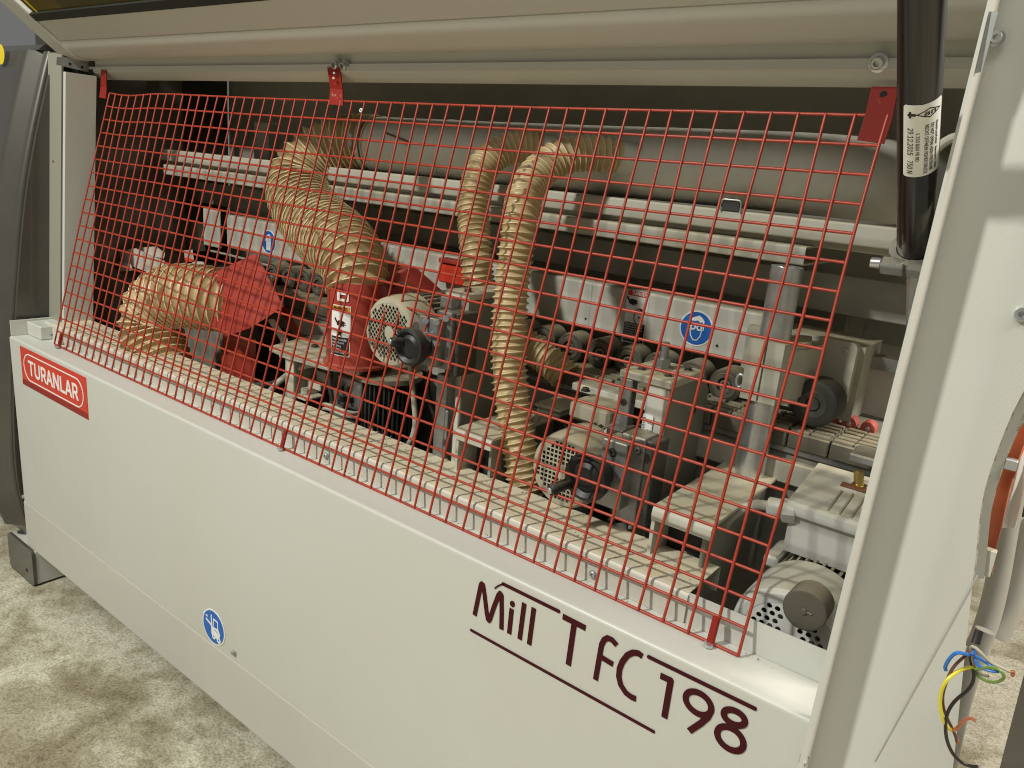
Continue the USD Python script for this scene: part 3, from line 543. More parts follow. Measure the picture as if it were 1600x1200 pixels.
# pressure rollers in a row under the cover plate
rc = at(1132, 603, y=.52); RX = rc[0]; RZ = rc[2]
pr = thing('pressure_roller', 'dark rubber roller below the cover plate, first one left of the steel post', 'roller', (RX, .52, RZ), 'pressure rollers in a row below the cover plate')
RR = .0345
part(pr, 'tyre', lathe([(.017, 0), (.029, 0), (.033, .002), (RR, .006), (RR, .052), (.033, .056), (.017, .056), (.017, 0)], EY, (RX, .52, RZ), 40), 'roller_rubber')
part(pr, 'rim', lathe([(.0165, -.0008), (.0245, -.0016), (.026, 0.0005), (.0165, .002), (.0165, -.0008)], EY, (RX, .52, RZ), 36), 'roller_side')
part(pr, 'hub', lathe([(0, .006), (.008, .006), (.0085, .002), (.0115, .002), (.012, .008), (.0168, .010), (.0168, .04), (0, .04)], EY, (RX, .52, RZ), 28), 'steel')
part(pr, 'hub_screw', hexbolt((RX, .526, RZ), -EY, .005, .003), 'motor_dark')
for k in range(1, 21):
    nth = 'second third fourth fifth sixth seventh eighth ninth tenth eleventh twelfth thirteenth fourteenth fifteenth sixteenth seventeenth eighteenth nineteenth twentieth twenty-first'.split()[k - 1]
    copy_of(pr, 'pressure_roller', (RX - .0735 * k + .002 * math.sin(k * 2.1), .52 + .003 * math.sin(k * 5.), RZ + .002 * math.sin(k * 3.3)), f'dark rubber roller below the cover plate, {nth} counting leftwards from the steel post')
br_ = at(1270, 632, y=.455)
bg = thing('guide_roller', 'large near-black roller on the right of the chrome post', 'roller', br_)
part(bg, 'tyre', lathe([(.012, 0), (.034, 0), (.040, .003), (.042, .008), (.042, .058), (.012, .062), (.012, 0)], EY, br_, 44), 'black_rubber')
part(bg, 'hub', lathe([(0, -.001), (.010, -.001), (.012, .004), (.012, .05), (0, .05)], EY, br_, 24), 'motor_dark')
part(bg, 'side_ring', lathe([(.014, -.0005), (.0235, -.001), (.025, .0008), (.014, .001), (.014, -.0005)], EY, br_, 36), 'motor_dark')  # hub and ring darkened, the roller shade is in their colour

# bracket cover behind the post
cv = thing('bearing_cover', 'grey rounded bearing cover standing right of the chrome post', 'cover', at(1270, 560, y=.56))
p0, p1 = at(1150, 500, y=.575), at(1333, 640, y=.575)
part(cv, 'back_plate', along_y(sbox(-.52, 1.09, p1[0], 1.232), .572, .70), 'cream_inner')
q0, q1 = at(1235, 515, y=.55), at(1320, 640, y=.55)
part(cv, 'front_cover', along_y(sbox(-.45, q1[2] + .004, q1[0], q0[2] - .002).buffer(-.012).buffer(.012), .548, .5715), 'cream_inner')
for dx in (.02, .085): part(cv, 'cover_screw', screw((q1[0] - dx, .548, q0[2] - .018), -EY, .004, .003), 'galvanised')
fp = thing('fence_panel', 'white guide panel with aluminium top rail behind the feed chain at right', 'panel', at(1370, 610, y=.66))
w0, w1 = at(1332, 560, y=.66), at(1425, 655, y=.66)
part(fp, 'sheet', cbox(w0[0], -.128, .66, .664, 1.09, at(1370, 575, y=.66)[2]), 'light_plate')
part(fp, 'top_rail', cbox(w0[0] - .005, -.128, .642, .68, at(1370, 575, y=.65)[2] - .002, at(1370, 556, y=.65)[2]), 'aluminium')
part(fp, 'rust_bracket', cbox(w0[0] - .002, w0[0] + .016, .655, .659, 1.165, 1.19), 'brass')

# ------------------------------------------------------------------ feed chain
fc = thing('feed_chain', 'feed chain of grey ribbed pads running along the bed below the rollers', 'conveyor chain', (-1, .49, 1.04))
PX = .073
for k in range(26):
    x1 = -.150 - k * PX; x0 = x1 - PX + .0025; m = [cbox(x0, x1, .440, .556, 1.052, 1.082, .002)]
    part(fc, 'chain_pad', m, 'roller_side')
    if k < 9:
        ribs = [cbox(a, b, .444 + i * .0225, .444 + i * .0225 + .013, 1.0815, 1.0875, .001) for i in range(5) for a, b in ((x0 + .002, x0 + .034), (x0 + .0365, x1 - .002))]
        part(fc, 'pad_ribs', ribs, 'motor_fins')
part(fc, 'chain_rail', cbox(-2.2, -.14, .448, .55, 1.0385, 1.0515, .002), 'aluminium')
part(fc, 'rear_rail', cbox(-2.2, -.14, .5655, .60, 1.039, 1.078, .002), 'grey_and_shade_inner')
for i, p in enumerate(((1298, 657), (1329, 660), (1358, 668))):
    q = at(*p, y=.585); t = thing('red_support_roller', ('small pink-red roller, leftmost of the three behind the feed chain', 'small pink-red roller, middle of the three behind the feed chain', 'small pink-red roller, rightmost of the three behind the feed chain')[i], 'roller', q)
    part(t, 'barrel', lathe([(0, 0), (.0125, 0), (.0135, .0015), (.0135, .022), (.0125, .0235), (0, .0235)], EY, q - (0, .012, 0), 24), 'pink_red'); part(t, 'axle', rod(q - (0, .016, 0), q + (0, .03, 0), .004), 'steel')

# ------------------------------------------------------------------ chrome post with clamp
po = thing('guide_post', 'round steel post with cream split clamp standing on the bridge bracket', 'post', (-.416, .42, .988))
part(po, 'tube', lathe([(0, .0), (.0262, .0), (.0267, .001), (.0267, .379), (.0262, .380), (.0235, .380), (.0235, .370), (0, .370)], EZ, (-.416, .42, .9895), 48), 'steel')
PXO = .019
cl = Polygon([(-.466, .386), (-.404, .386), (-.400, .40), (-.385, .44), (-.385, .47), (-.40, .52), (-.46, .52), (-.466, .44)]).difference(Point(-.435, .42).buffer(.0268)).difference(sbox(-.4365, .36, -.433, .40))
cl = affinity.translate(cl, PXO, 0)
part(po, 'clamp', along_z(cl, 1.135, 1.243), 'cream_inner')
part(po, 'clamp_arm', along_z(Polygon([(-.3835, .40), (-.374, .412), (-.366, .430), (-.362, .45), (-.361, .55), (-.3835, .55)]), 1.145, 1.232), 'cream_inner')
part(po, 'wing_screw', tube([(-.448, .40, 1.165), (-.458, .40, 1.172), (-.462, .40, 1.162), (-.458, .40, 1.150), (-.449, .40, 1.156)], .0028, 8, .003), 'galvanised')

# bridge brackets (inverted channels)
def bridge(label, x0, x1, y0, y1, z1, zb, mat='cream_dusty'):
    t = thing('bridge_bracket', label, 'bracket', ((x0 + x1) / 2, y0, zb))
    part(t, 'top_plate', along_x(sheet([(y0 + .001, z1 - .022), (y0 + .001, z1 - .001), (y1, z1 - .001)], .005, .009), x0, x1), mat)
    part(t, 'side_flange', along_x(Polygon([(y0 + .002, zb), (y1, zb), (y1, z1 - .004), (y0 + .012, z1 - .004), (y0 + .002, z1 - .02)]), x0, x0 + .006), mat)
    part(t, 'web', along_x(Polygon([(y0 + .022, zb), (y1, zb), (y1, z1 - .0045), (y0 + .022, z1 - .0045)]), x1 - .02, x1 - .014), 'grey_and_shade_inner')
    part(t, 'front_web', cbox(x0 + .0065, x1 - .0205, y0 + .06, y0 + .064, zb, z1 - .005), 'dark_inner')  # dark colour stands for the shade inside the open channel
    for k in range(4):
        part(t, 'web_slot', cbox(x0 + .02 + .006 * (k % 2) + .045 * (k // 2), x0 + .024 + .006 * (k % 2) + .045 * (k // 2), y0 + .0585, y0 + .0602, z1 - .05 - .03 * (k % 2), z1 - .038 - .03 * (k % 2)), 'black_plastic')
    return t
bb = bridge('cream bridge bracket with dusty top carrying the steel post', -.472, -.371, .150, .50, .9895, .60)
xb = at(1012, 835, y=.155); part(bb, 'stop_block', cbox(xb[0] - .004, -.474, .15, .19, .84, .905), 'aluminium')
part(bb, 'stop_screw', screw((xb[0] + .012, .150, .862), -EY, .005, .003), 'motor_dark')

# ------------------------------------------------------------------ tall support columns
def support(label, x0, x1, y0, y1, z0, z1, plate, strip):
    t = thing('support_column', label, 'support', ((x0 + x1) / 2, y0, z0))
    part(t, 'side_plate', along_x(Polygon([(y0 + .001, z0), (y1, z0), (y1, z1 - .03), (y1 - .03, z1 - .001), (y0 + .03, z1 - .001), (y0 + .001, z1 - .001)]), x1 - .006, x1), 'grey_and_shade_inner')  # beige side face, its shade put into the grey
    part(t, 'front_strip', cbox(x0, x1 - .0065, y0, y0 + .01, z0, z1 - .001), 'light_plate')
    part(t, 'core', cbox(x0 + .004, x1 - .007, y0 + .0105, y1 - .02, z0, z1 - .004), 'grey_and_shade_inner')
    if plate: part(t, 'cap_plate', cbox(x0 - .055, x1 + .004, y0 - .006, y0 + .13, z1, z1 + .014, .002), 'cream_dusty')
    return t
su = support('tall grey support column with dusty cap plate and bolts left of the steel post', -.570, -.528, .272, .445, .60, 1.150, True, 0)
for p, r, h in (((-.60, .30), .006, .006), ((-.548, .30), .006, .006), ((-.545, .375), .006, .006)): part(su, 'cap_bolt', screw((p[0], p[1], 1.164), EZ, r, h), 'motor_dark')
part(su, 'adjuster_nut', hexbolt((-.582, .345, 1.164), EZ, .0145, .018), 'aluminium')
part(su, 'adjuster_spindle', rod((-.582, .345, 1.18), (-.582, .345, 1.212), .0075), 'aluminium')
part(su, 'outer_bar', cbox(-.624, -.598, .268, .29, .95, 1.149, .002), 'aluminium')
part(su, 'bar_screw', screw((-.611, .268, 1.106), -EY, .005, .002), 'motor_dark')
part(su, 'side_slot', rod((-.5279, .39, 1.09), (-.5270, .39, 1.09), .008), 'black_plastic')
sc = thing('scale_label', 'white scale plate with printed numbers on the support column front', 'scale', (-.555, .27, 1.06))
part(sc, 'plate', along_y(rect(-.560, 1.062, .020, .068).buffer(-.003).buffer(.003), .2690, .2715), 'sign_white', smooth=False)
for i, s in enumerate(('60', '50', '40', '30')): part(sc, 'number', frame(words(s, .006), (-.560, .2690, 1.080 - i * .017), EX, EZ, -EY), 'sign_black', smooth=False)
for i in range(13): part(sc, 'tick', along_y(rect(-.5665, 1.089 - i * .0045, .004 if i % 3 else .006, .0007), .2683, .2691), 'sign_black', smooth=False)
c1 = at(722, 480, y=.23)
su2 = support('tall grey support column between the first motor and the hanging hoses', c1[0] - .022, c1[0] + .016, .23, .40, .60, at(722, 468, y=.23)[2], False, 0)
part(su2, 'cap_plate', cbox(c1[0] - .045, c1[0] + .02, .225, .37, at(722, 468, y=.23)[2] + .0005, at(722, 468, y=.23)[2] + .014, .002), 'cream_dusty')
part(su2, 'cap_bolt', screw((c1[0] - .005, .25, at(722, 468, y=.23)[2] + .014), EZ, .007, .008), 'motor_dark')

# aluminium slide blocks beside the motors
def slide(label, c0, y, blocks):
    t = thing('slide_block', label, 'slide unit', at(*c0, y=y))
    for (xa, ya, xb_, yb_, dy, dep, mat) in blocks:
        a, b = at(xa, ya, y=y + dy), at(xb_, yb_, y=y + dy); part(t, 'block', cbox(a[0], b[0], y + dy, y + dy + dep, b[2], a[2], .002), mat)
    return t
s1 = slide('aluminium slide unit of stacked blocks right of the first motor', (690, 540), .175, [(655, 492, 680, 575, -.02, .05, 'aluminium'), (682, 484, 700, 580, .0, .06, 'aluminium'), (700, 487, 712, 590, .012, .06, 'motor_dark'), (688, 462, 706, 486, .03, .05, 'aluminium')])
for p in ((665, 502), (682, 504), (697, 498), (682, 537)): part(s1, 'bolt', rod(at(*p, y=.18), at(*p, y=.148), .006, 14), 'steel')
part(s1, 'spindle', rod(at(650, 531, y=.145), at(668, 528, y=.145), .012), 'steel')
part(s1, 'lower_rail', cbox(at(684, 585, y=.20)[0], at(700, 585, y=.20)[0], .198, .222, .62, at(690, 585, y=.20)[2]), 'aluminium')
s2 = slide('aluminium slide unit of stacked blocks beside the second motor', (965, 720), .19, [(942, 684, 966, 800, -.02, .05, 'aluminium'), (948, 666, 972, 690, .045, .05, 'motor_dark'), (972, 676, 990, 820, .012, .05, 'aluminium'), (990, 683, 1006, 830, .016, .05, 'motor_dark')])
part(s2, 'top_plate', hull([at(944, 672, y=.24), at(985, 684, y=.24), at(1000, 668, y=.33), at(962, 655, y=.33), at(944, 676, y=.24), at(985, 688, y=.24), at(1000, 672, y=.33), at(962, 659, y=.33)]), 'cream_dusty')
for p in ((957, 707), (980, 709), (997, 704)): part(s2, 'bolt', screw(at(*p, y=.19 + (.0 if p[0] > 970 else -.02)), -EY, .006, .004), 'motor_dark')

# ------------------------------------------------------------------ motors (all lie front to back, fan cowl towards the viewer)
def cowl_face(R, holes):
    d = Point(0, 0).buffer(R, 48); k = R * .17; H = []
    g = R * .135 if holes != 'round' else R * .155
    for i in range(-9, 10):
        for j in range(-9, 10):
            if holes == 'round': cx, cy = (i + .5 * (j % 2)) * g * 1.18, j * g * 1.0; h = Point(cx, cy).buffer(g * .40, 6)
            elif holes == 'diamond': cx, cy = (i + j) * g * .62, (i - j) * g * .78; h = Polygon([(cx - g * .5, cy), (cx, cy - g * .64), (cx + g * .5, cy), (cx, cy + g * .64)])
            else: cx, cy = i * g * 1.08, j * g * 1.08; h = sbox(cx - g * .39, cy - g * .39, cx + g * .39, cy + g * .39)
            r = math.hypot(cx, cy)
            if R * .26 < r < R * .93 and not (holes == 'round' and abs(cx - R * .05) < R * .17): H.append(h)
    return d.difference(unary_union(H))
def motor(label, c, R, L, holes, body, fins=36, cw=.075, gr=.815):
    c = np.array(c); x, y, z = c; t = thing('electric_motor', label, 'motor', c)
    cwl = part(t, 'fan_cowl', lathe([(R * gr * .98, .0), (R * .88, .0008), (R * .955, .008), (R, .028), (R * 1.005, cw), (R * .985, cw), (R * .96, .028), (R * gr * .98, .004), (R * gr * .98, 0)], EY, c, 56), body)
    part(cwl, 'grille', along_y(affinity.translate(cowl_face(R * gr, holes), x, z), y + .0006, y + .0026), 'perforated' if holes == 'round' else body)
    part(t, 'fan', lathe([(0, 0), (R * .78, 0), (R * .78, .01), (0, .012)], EY, c + (0, .022, 0), 32), 'motor_dark')
    pts = []
    for i in range(fins):
        for a, r in ((0, .80), (.32, .80), (.40, .985), (.68, .985)):
            q = (i + a) * 2 * math.pi / fins; pts.append((x + R * r * math.cos(q), z + R * r * math.sin(q)))
    part(t, 'finned_body', along_y(Polygon(pts), y + cw + .008, y + L), 'motor_fins', smooth=False)
    part(t, 'end_bell', lathe([(0, 0), (R * .99, 0), (R, .004), (R, .014), (R * .6, .03), (0, .03)], EY, c + (0, L, 0), 48), body)
    return t
m1c = at(607, 520, y=.15)
m1 = motor('cream electric motor with diamond-hole cowl in front of the red drum hood', m1c, .075, .34, 'diamond', 'motor_cream', 36, .068)
m2c = at(878, 738, y=.19)
m2 = motor('cream electric motor with square-hole cowl low behind the right hanging hose', m2c, .072, .34, 'square', 'motor_cream', 36, .09)
part(m2, 'terminal_box', cbox(m2c[0] - .07, m2c[0] + .02, .30, .40, m2c[2] + .062, m2c[2] + .098, .006), 'motor_cream')
m3c = np.array([-.236, .150, .850])
m3 = motor('big off-white electric motor at the right end with round-hole cowl and terminal box', m3c, .088, .31, 'round', 'motor_white', 40, .115, .76)
x, y, z = m3c
tbx = part(m3, 'terminal_box', hull([(x + a, b, d) for a in (-.062, .072) for b, d in ((.285, z + .082), (.42, z + .082), (.285, z + .148), (.42, z + .174))]), 'motor_white')
lid = part(tbx, 'box_lid', hull([(x + a, b, d) for a in (-.068, .078) for b, d in ((.276, z + .149), (.43, z + .177), (.276, z + .164), (.282, z + .169), (.43, z + .194))]), 'motor_white')
def on_box(u, v, h=0): b = .28 + v * .14; return np.array([x - .068 + u * .146, b, z + .1685 + .18 * (b - .282) + h])
for u in (.40, .52, .64, .86, .98): part(tbx, 'lid_rib', hull([on_box(u + e, v, h) for e in (0, .02) for v in (.05, .55) for h in (-.001, .0022)]), 'motor_fins')
part(tbx, 'lid_sticker', hull([on_box(u, v, h) for u in (.36, .95) for v in (.66, .76) for h in (.0002, .0012)]), 'wire_brown')
tz = words('Z-3342', .014, .05); uu = np.array([.35, .9, .17]); uu /= np.linalg.norm(uu); vv = np.array([-.93, .36, .05]); vv -= uu * (uu @ vv); vv /= np.linalg.norm(vv)
part(tbx, 'cast_number', frame(tz, on_box(.80, .06, .0012), uu, vv, np.cross(uu, vv)), 'motor_white')
part(tbx, 'cable_gland', [rod((x - .060, .29, z + .150), (x - .098, .285, z + .146), .016, 20), rod((x - .055, .29, z + .150), (x - .075, .285, z + .148), .0195, 6)], 'motor_white')
part(m3, 'side_lug', cbox(x - .083, x - .06, .26, .34, z + .055, z + .075, .004), 'motor_white')
kn = at(1256, 955, y=.105); ck = part(m3, 'control_knob', lathe([(0, .0), (.026, .0), (.0295, .002), (.030, .005), (.029, .042), (.026, .045), (0, .045)], EY, kn, 40), 'knob_brown')
part(ck, 'knob_pin', [rod(kn + (0, -.003, 0), kn + (0, .001, 0), .004), cbox(kn[0] - .001, kn[0] + .012, kn[1] - .0022, kn[1] + .001, kn[2] - .001, kn[2] + .001)], 'knob_brown')
part(ck, 'knob_shaft', rod(kn + (0, .04, 0), kn + (0, .07, 0), .010), 'steel')
cg = thing('motor_cable', 'grey cable looping from the right-hand motor terminal box down behind the bracket', 'cable', (x - .1, .28, z + .146))
part(cg, 'cable', tube([(x - .095, .285, z + .146), (x - .125, .275, z + .140), (x - .155, .26, z + .10), (x - .17, .24, z + .04), (x - .185, .22, z - .04), (x - .20, .2, z - .15)], .0085, 14), 'cable_grey')
# hand wheels in front of the motors
def wheel(label, p, y, R, hp, out=.035):
    c_ = at(*p, y=y); t = thing('hand_wheel', label, 'hand wheel', c_)
    part(t, 'wheel', lathe([(0, .004), (R * .45, .002), (R * .62, .006), (R * .80, .0), (R * .94, .002), (R, .010), (R * .96, .020), (R * .8, .024), (R * .7, .05), (R * .62, .055), (0, .055)], EY, c_, 44), 'black_plastic')
    h = at(*hp, y=y - out); b = c_ + (h - at(*hp, y=y)) * 0 + np.array([h[0] - c_[0], 0, h[2] - c_[2]]) * .72 + (0, .004, 0)
    hn = part(t, 'handle', [rod(b, h, .0095, 18), lathe([(0, -.003), (.008, -.002), (.0105, .004), (.0095, .012), (0, .012)], b - h, h, 18)], 'black_plastic')
    part(hn, 'handle_cap', rod(h + (h - b) * .0, h + (h - b) / np.linalg.norm(h - b) * .0045, .0055, 16), 'galvanised')
    part(t, 'spindle', rod(c_ + (0, .05, 0), c_ + (0, .12, 0), .012), 'steel')
wheel('black plastic hand wheel in front of the first motor cowl', (636, 543), .115, .038, (612, 534), .016)
wheel('black plastic hand wheel with crank handle in front of the second motor', (912, 748), .125, .042, (861, 766))

# ------------------------------------------------------------------ red suction hoods
dr = at(560, 500, y=.30); DZ0, DZ1 = at(557, 572, y=.28)[2], at(557, 440, y=.28)[2]
dh = thing('drum_hood', 'red drum-shaped suction hood with warning label under the curled hose', 'suction hood', (dr[0], dr[1], DZ0)); DR = .073
part(dh, 'drum', lathe([(0, 0), (DR + .006, 0), (DR + .006, .006), (DR, .010), (DR, DZ1 - DZ0 - .055), (DR * .985, DZ1 - DZ0 - .02), (DR * .93, DZ1 - DZ0), (0, DZ1 - DZ0)], EZ, (dr[0], dr[1], DZ0), 56), 'red_hood')
w_a = at(585, 418, y=.36); w_b = at(712, 455, y=.50)
part(dh, 'outlet_wedge', hull([(dr[0] + .01, .33, DZ1 - .01), (dr[0] + .01, .33, DZ0 + .10), (dr[0] + .06, .42, DZ1 + .035), tuple(at(600, 412, y=.44)), tuple(at(700, 462, y=.5)), tuple(at(640, 430, y=.5)), (dr[0] + .05, .5, DZ0 + .12), tuple(at(650, 470, y=.40))]), 'red_hood')
dbk = thing('red_switch_box', 'bright red box on the cover plate left of the hanging hoses', 'box', at(708, 425, y=.57)); k0, k1 = at(686, 409, y=.57), at(730, 443, y=.57)
part(dbk, 'body', cbox(k0[0], k1[0], .57, .598, k1[2] - .01, k0[2], .003), 'bright_red')
part(dbk, 'top_lip', cbox(k0[0] + .004, k1[0], .562, .598, k0[2] + .0005, k0[2] + .012, .002), 'red_hood')
wl = thing('warning_label', 'white warning label with orange header wrapped round the red drum hood', 'label', at(532, 515, y=.23))
la = at(531, 517, y=.23); av = math.atan2((la - dr)[1], (la - dr)[0]); 
rr_ = ROT.T @ np.array([(531 - 800) / FPX, (517 - 600) / FPX, 1.]); k2 = rr_[:2] @ rr_[:2]; dlt = (CAM - dr)[:2]; bq = dlt @ rr_[:2]; tq = (-bq - math.sqrt(max(0, bq * bq - k2 * (dlt @ dlt - DR * DR)))) / k2
hit = CAM + rr_ * tq; av = math.atan2(hit[1] - dr[1], hit[0] - dr[0]); lo = np.array([dr[0], dr[1], hit[2]])
lw = lambda m, lift: wrap(frame(m, (0, 0, lift), EX, EY, EZ), lo, DR, av, EZ, EX)
WW, WH = .052, .118
part(wl, 'backing', lw(extr(sbox(-WW / 2, -WH / 2, WW / 2, WH / 2), .0005), .0002), 'sign_white', smooth=True)
part(wl, 'header', lw(extr(sbox(-WW * .46, WH * .39, WW * .46, WH * .485), .0004), .0008), 'sign_orange', smooth=True)
part(wl, 'header_text', lw(frame(words('WARNING', .0068, WW * .7, True, .0003), (-WW * .35, WH * .41, 0), EX, EY, EZ), .0013), 'sign_black', smooth=False)
part(wl, 'pictogram', lw(extr(unary_union([affinity.translate(affinity.scale(HAND, .028, .028, origin=(0, 0)), -.010, .010), affinity.translate(affinity.scale(Polygon([(0, 1), (.25, .35), (.9, .4), (.4, 0), (.7, -.7), (0, -.3), (-.6, -.7), (-.4, 0), (-.9, .3), (-.25, .35)]), .010, .011, origin=(0, 0)), 0, -.006)]), .0004), .0008), 'sign_black', smooth=False)
part(wl, 'text_panel', lw(extr(sbox(-WW * .46, -WH * .48, WW * .46, -WH * .12), .0004), .0008), 'sign_black', smooth=True)
for i, s in enumerate(('Keep hands', 'away from', 'rotating', 'cutters', 'while in use')):
    part(wl, 'text_line', lw(frame(words(s, .0048, WW * (.74, .62, .5, .5, .66)[i], False, .0003), (-WW * .40, -WH * .19 - i * .0075, 0), EX, EY, EZ), .0013), 'sign_white', smooth=False)
lf = lambda m, lift: wrap(frame(m, (0, 0, lift), EX, EY, EZ), lo + (0, 0, .079), DR, av + .06, EZ, EX)
part(dh, 'white_mark', lf(extr(sbox(-.014, -.010, .016, .011).buffer(-.004).buffer(.004).difference(sbox(-.006, -.004, .008, .005)), .0005), .0006), 'sign_white', smooth=False)
bp = thing('base_bracket', 'cream rounded base plate with bracket leg under the red drum hood', 'bracket', (dr[0] - .1, dr[1], DZ0 - .02))
pl = Polygon([at(420, 543, z=DZ0 - .004)[:2], at(450, 556, z=DZ0 - .004)[:2], at(505, 572, z=DZ0 - .004)[:2], at(560, 582, z=DZ0 - .004)[:2], at(600, 560, z=DZ0 - .004)[:2], at(560, 530, z=DZ0 - .004)[:2], at(490, 525, z=DZ0 - .004)[:2]]).buffer(-.008).buffer(.008)
part(bp, 'plate', along_z(pl, DZ0 - .012, DZ0 - .001), 'cream_dusty')
lg = at(455, 560, z=DZ0 - .012); part(bp, 'leg', cbox(lg[0] - .03, lg[0] + .004, lg[1] + .004, lg[1] + .012, .70, DZ0 - .0125), 'cream_dusty'); part(bp, 'leg_web', cbox(lg[0] - .002, lg[0] + .004, lg[1] + .0125, lg[1] + .12, .70, DZ0 - .0125), 'grey_and_shade_inner')
part(bp, 'plate_bolt', screw(at(492, 541, z=DZ0), EZ, .008, .005), 'motor_dark')

bx = thing('box_hood', 'red box-shaped suction hood tilted beside the fat hose at left', 'suction hood', at(390, 460, y=.30))
fr = [at(*p, y=y) for p, y in (((331, 428), .245), ((399, 396), .29), ((443, 479), .27), ((392, 512), .23), ((352, 526), .22), ((331, 508), .22))]
bk_ = [at(*p, y=y) for p, y in (((345, 432), .42), ((402, 400), .44), ((446, 476), .44), ((380, 520), .42))]
part(bx, 'body', hull(fr + bk_), 'red_hood', smooth=False)
part(bx, 'bracket_arm', hull([at(*p, y=yy) for p in ((436, 482), (446, 478), (500, 570), (488, 574)) for yy in (.36, .366)]), 'red_hood')
part(bx, 'lower_duct', hull([at(*p, y=yy) for p in ((348, 522), (400, 530), (398, 600), (345, 590)) for yy in (.30, .42)]), 'red_hood')
hb = thing('hood_bracket', 'slim grey diagonal bracket below the red box hood', 'bracket', at(440, 540, y=.3)); part(hb, 'arm', hull([at(*p, y=yy) for p in ((418, 500), (428, 498), (450, 530), (438, 532)) for yy in (.31, .325)]), 'cream_inner')
part(hb, 'foot', hull([at(*p, y=yy) for p in ((438, 532), (450, 530), (446, 560), (436, 558)) for yy in (.31, .325)]), 'cream_inner')

# ------------------------------------------------------------------ smaller units between them
vm = thing('vertical_motor', 'dark finned upright motor under the red drum hood', 'motor', (dr[0], dr[1], .62))
pts = []
for i in range(40):
    for a, r in ((0, .82), (.3, .82), (.42, 1), (.7, 1)): q = (i + a) * 2 * math.pi / 40; pts.append((dr[0] + .055 + .075 * r * math.cos(q), dr[1] + .05 + .075 * r * math.sin(q)))
part(vm, 'finned_body', along_z(Polygon(pts), .62, DZ0 - .03), 'motor_dark', smooth=False)
part(vm, 'flange', lathe([(0, 0), (.084, 0), (.084, .012), (0, .012)], EZ, (dr[0] + .055, dr[1] + .05, DZ0 - .029), 48), 'motor_fins')
jb = thing('control_block', 'grey control block with black connectors behind the ledge below the drum hood', 'block', at(540, 625, y=.27))
j0, j1 = at(527, 585, y=.27), at(562, 645, y=.27)
part(jb, 'body', cbox(j0[0], j1[0], .27, .35, j1[2], j0[2], .003), 'aluminium')
for k, (px_, py_) in enumerate(((536, 606), (545, 608), (538, 622), (549, 624))): q = at(px_, py_, y=.268); part(jb, 'connector', cbox(q[0] - .006, q[0] + .006, .258, .2695, q[2] - .008, q[2] + .008, .0015), 'black_plastic')
for k in range(2): part(jb, 'air_pipe', tube([at(505, 632 + k * 7, y=.24), at(525, 637 + k * 7, y=.24), at(545, 644 + k * 7, y=.25), at(560, 645 + k * 6, y=.27)], .0045, 10), 'cable_grey')
part(jb, 'hose_drop', tube([at(520, 570, y=.25), at(516, 600, y=.25), at(519, 625, y=.25), at(522, 640, y=.25)], .006, 10), 'black_rubber')
yb = thing('tan_valve', 'dusty tan valve blocks behind the ledge left of the control block', 'valve', at(485, 600, y=.26))
for (xa, ya, xb_, yb_, yy) in ((470, 590, 500, 612, .27), (463, 603, 478, 618, .25), (455, 615, 477, 628, .23), (494, 578, 508, 605, .29)): a, b = at(xa, ya, y=yy), at(xb_, yb_, y=yy); part(yb, 'block', cbox(a[0], b[0], yy, yy + .06, b[2], a[2], .002), 'cream_dusty')
cb = thing('bent_cable', 'dusty grey cable arching over the ledge below the hood base', 'cable', at(455, 590, y=.24))
part(cb, 'cable', tube([at(415, 618, y=.20), at(430, 602, y=.22), at(455, 582, y=.24), at(485, 570, y=.26), at(510, 574, y=.27), at(520, 582, y=.27)], .0075, 12), 'cable_grey')
c2 = thing('hanging_cable', 'pale cable dropping beside the dark upright motor to the ledge', 'cable', at(640, 640, y=.22))
part(c2, 'cable', tube([at(641, 570, y=.25), at(644, 600, y=.245), at(648, 640, y=.24), at(648, 668, y=.235), at(642, 688, y=.23), at(630, 702, y=.225)], .0062, 12), 'wire_grey')
br2 = bridge('cream bridge bracket with notched front left of the right hanging hose', at(712, 690, y=.17)[0], at(768, 690, y=.17)[0], .17, .40, at(740, 678, y=.17)[2], .60)
part(br2, 'front_tab', cbox(at(690, 640, y=.2)[0], at(700, 640, y=.2)[0], .20, .206, .62, at(692, 640, y=.2)[2]), 'aluminium')
part(br2, 'front_tab', cbox(at(709, 650, y=.2)[0], at(716, 650, y=.2)[0], .20, .206, .62, at(712, 620, y=.2)[2]), 'light_plate')
part(br2, 'tab_mark', screw(at(692, 691, y=.1995), -EY, .006, .001, False), 'motor_dark')
tb = thing('terminal_box', 'cream dusty terminal box behind the second motor', 'box', at(850, 640, y=.36)); a, b = at(838, 632, y=.36), at(872, 655, y=.36)
part(tb, 'body', cbox(a[0], b[0], .36, .45, b[2], a[2] - .004, .004), 'cream_dusty'); part(tb, 'lid', cbox(a[0] - .004, b[0] + .004, .356, .454, a[2] - .0035, a[2] + .004, .003), 'cream_dusty')
sp = thing('steel_shelf', 'light steel shelf plate with bolts between the second motor and the rollers', 'plate', at(940, 620, y=.40)); a, b = at(892, 612, y=.38), at(990, 640, y=.38)
part(sp, 'plate', cbox(a[0], -.60, .38, .50, b[2] + .004, b[2] + .020, .002), 'light_plate')
for p in ((915, 610), (975, 618)): part(sp, 'plate_bolt', screw(at(*p, z=b[2] + .020), EZ, .007, .006), 'motor_dark')
part(sp, 'red_guard', cbox(a[0] + .03, a[0] + .16, .42, .44, b[2] - .05, b[2] + .003), 'red_hood')
th = thing('feed_unit', 'cream box arm with white pads at the far left behind the fat hose', 'feed unit', at(220, 405, y=.40))
def obox(pts, y0, y1): return hull([at(*p, y=yy) for p in pts for yy in (y0, y1)])
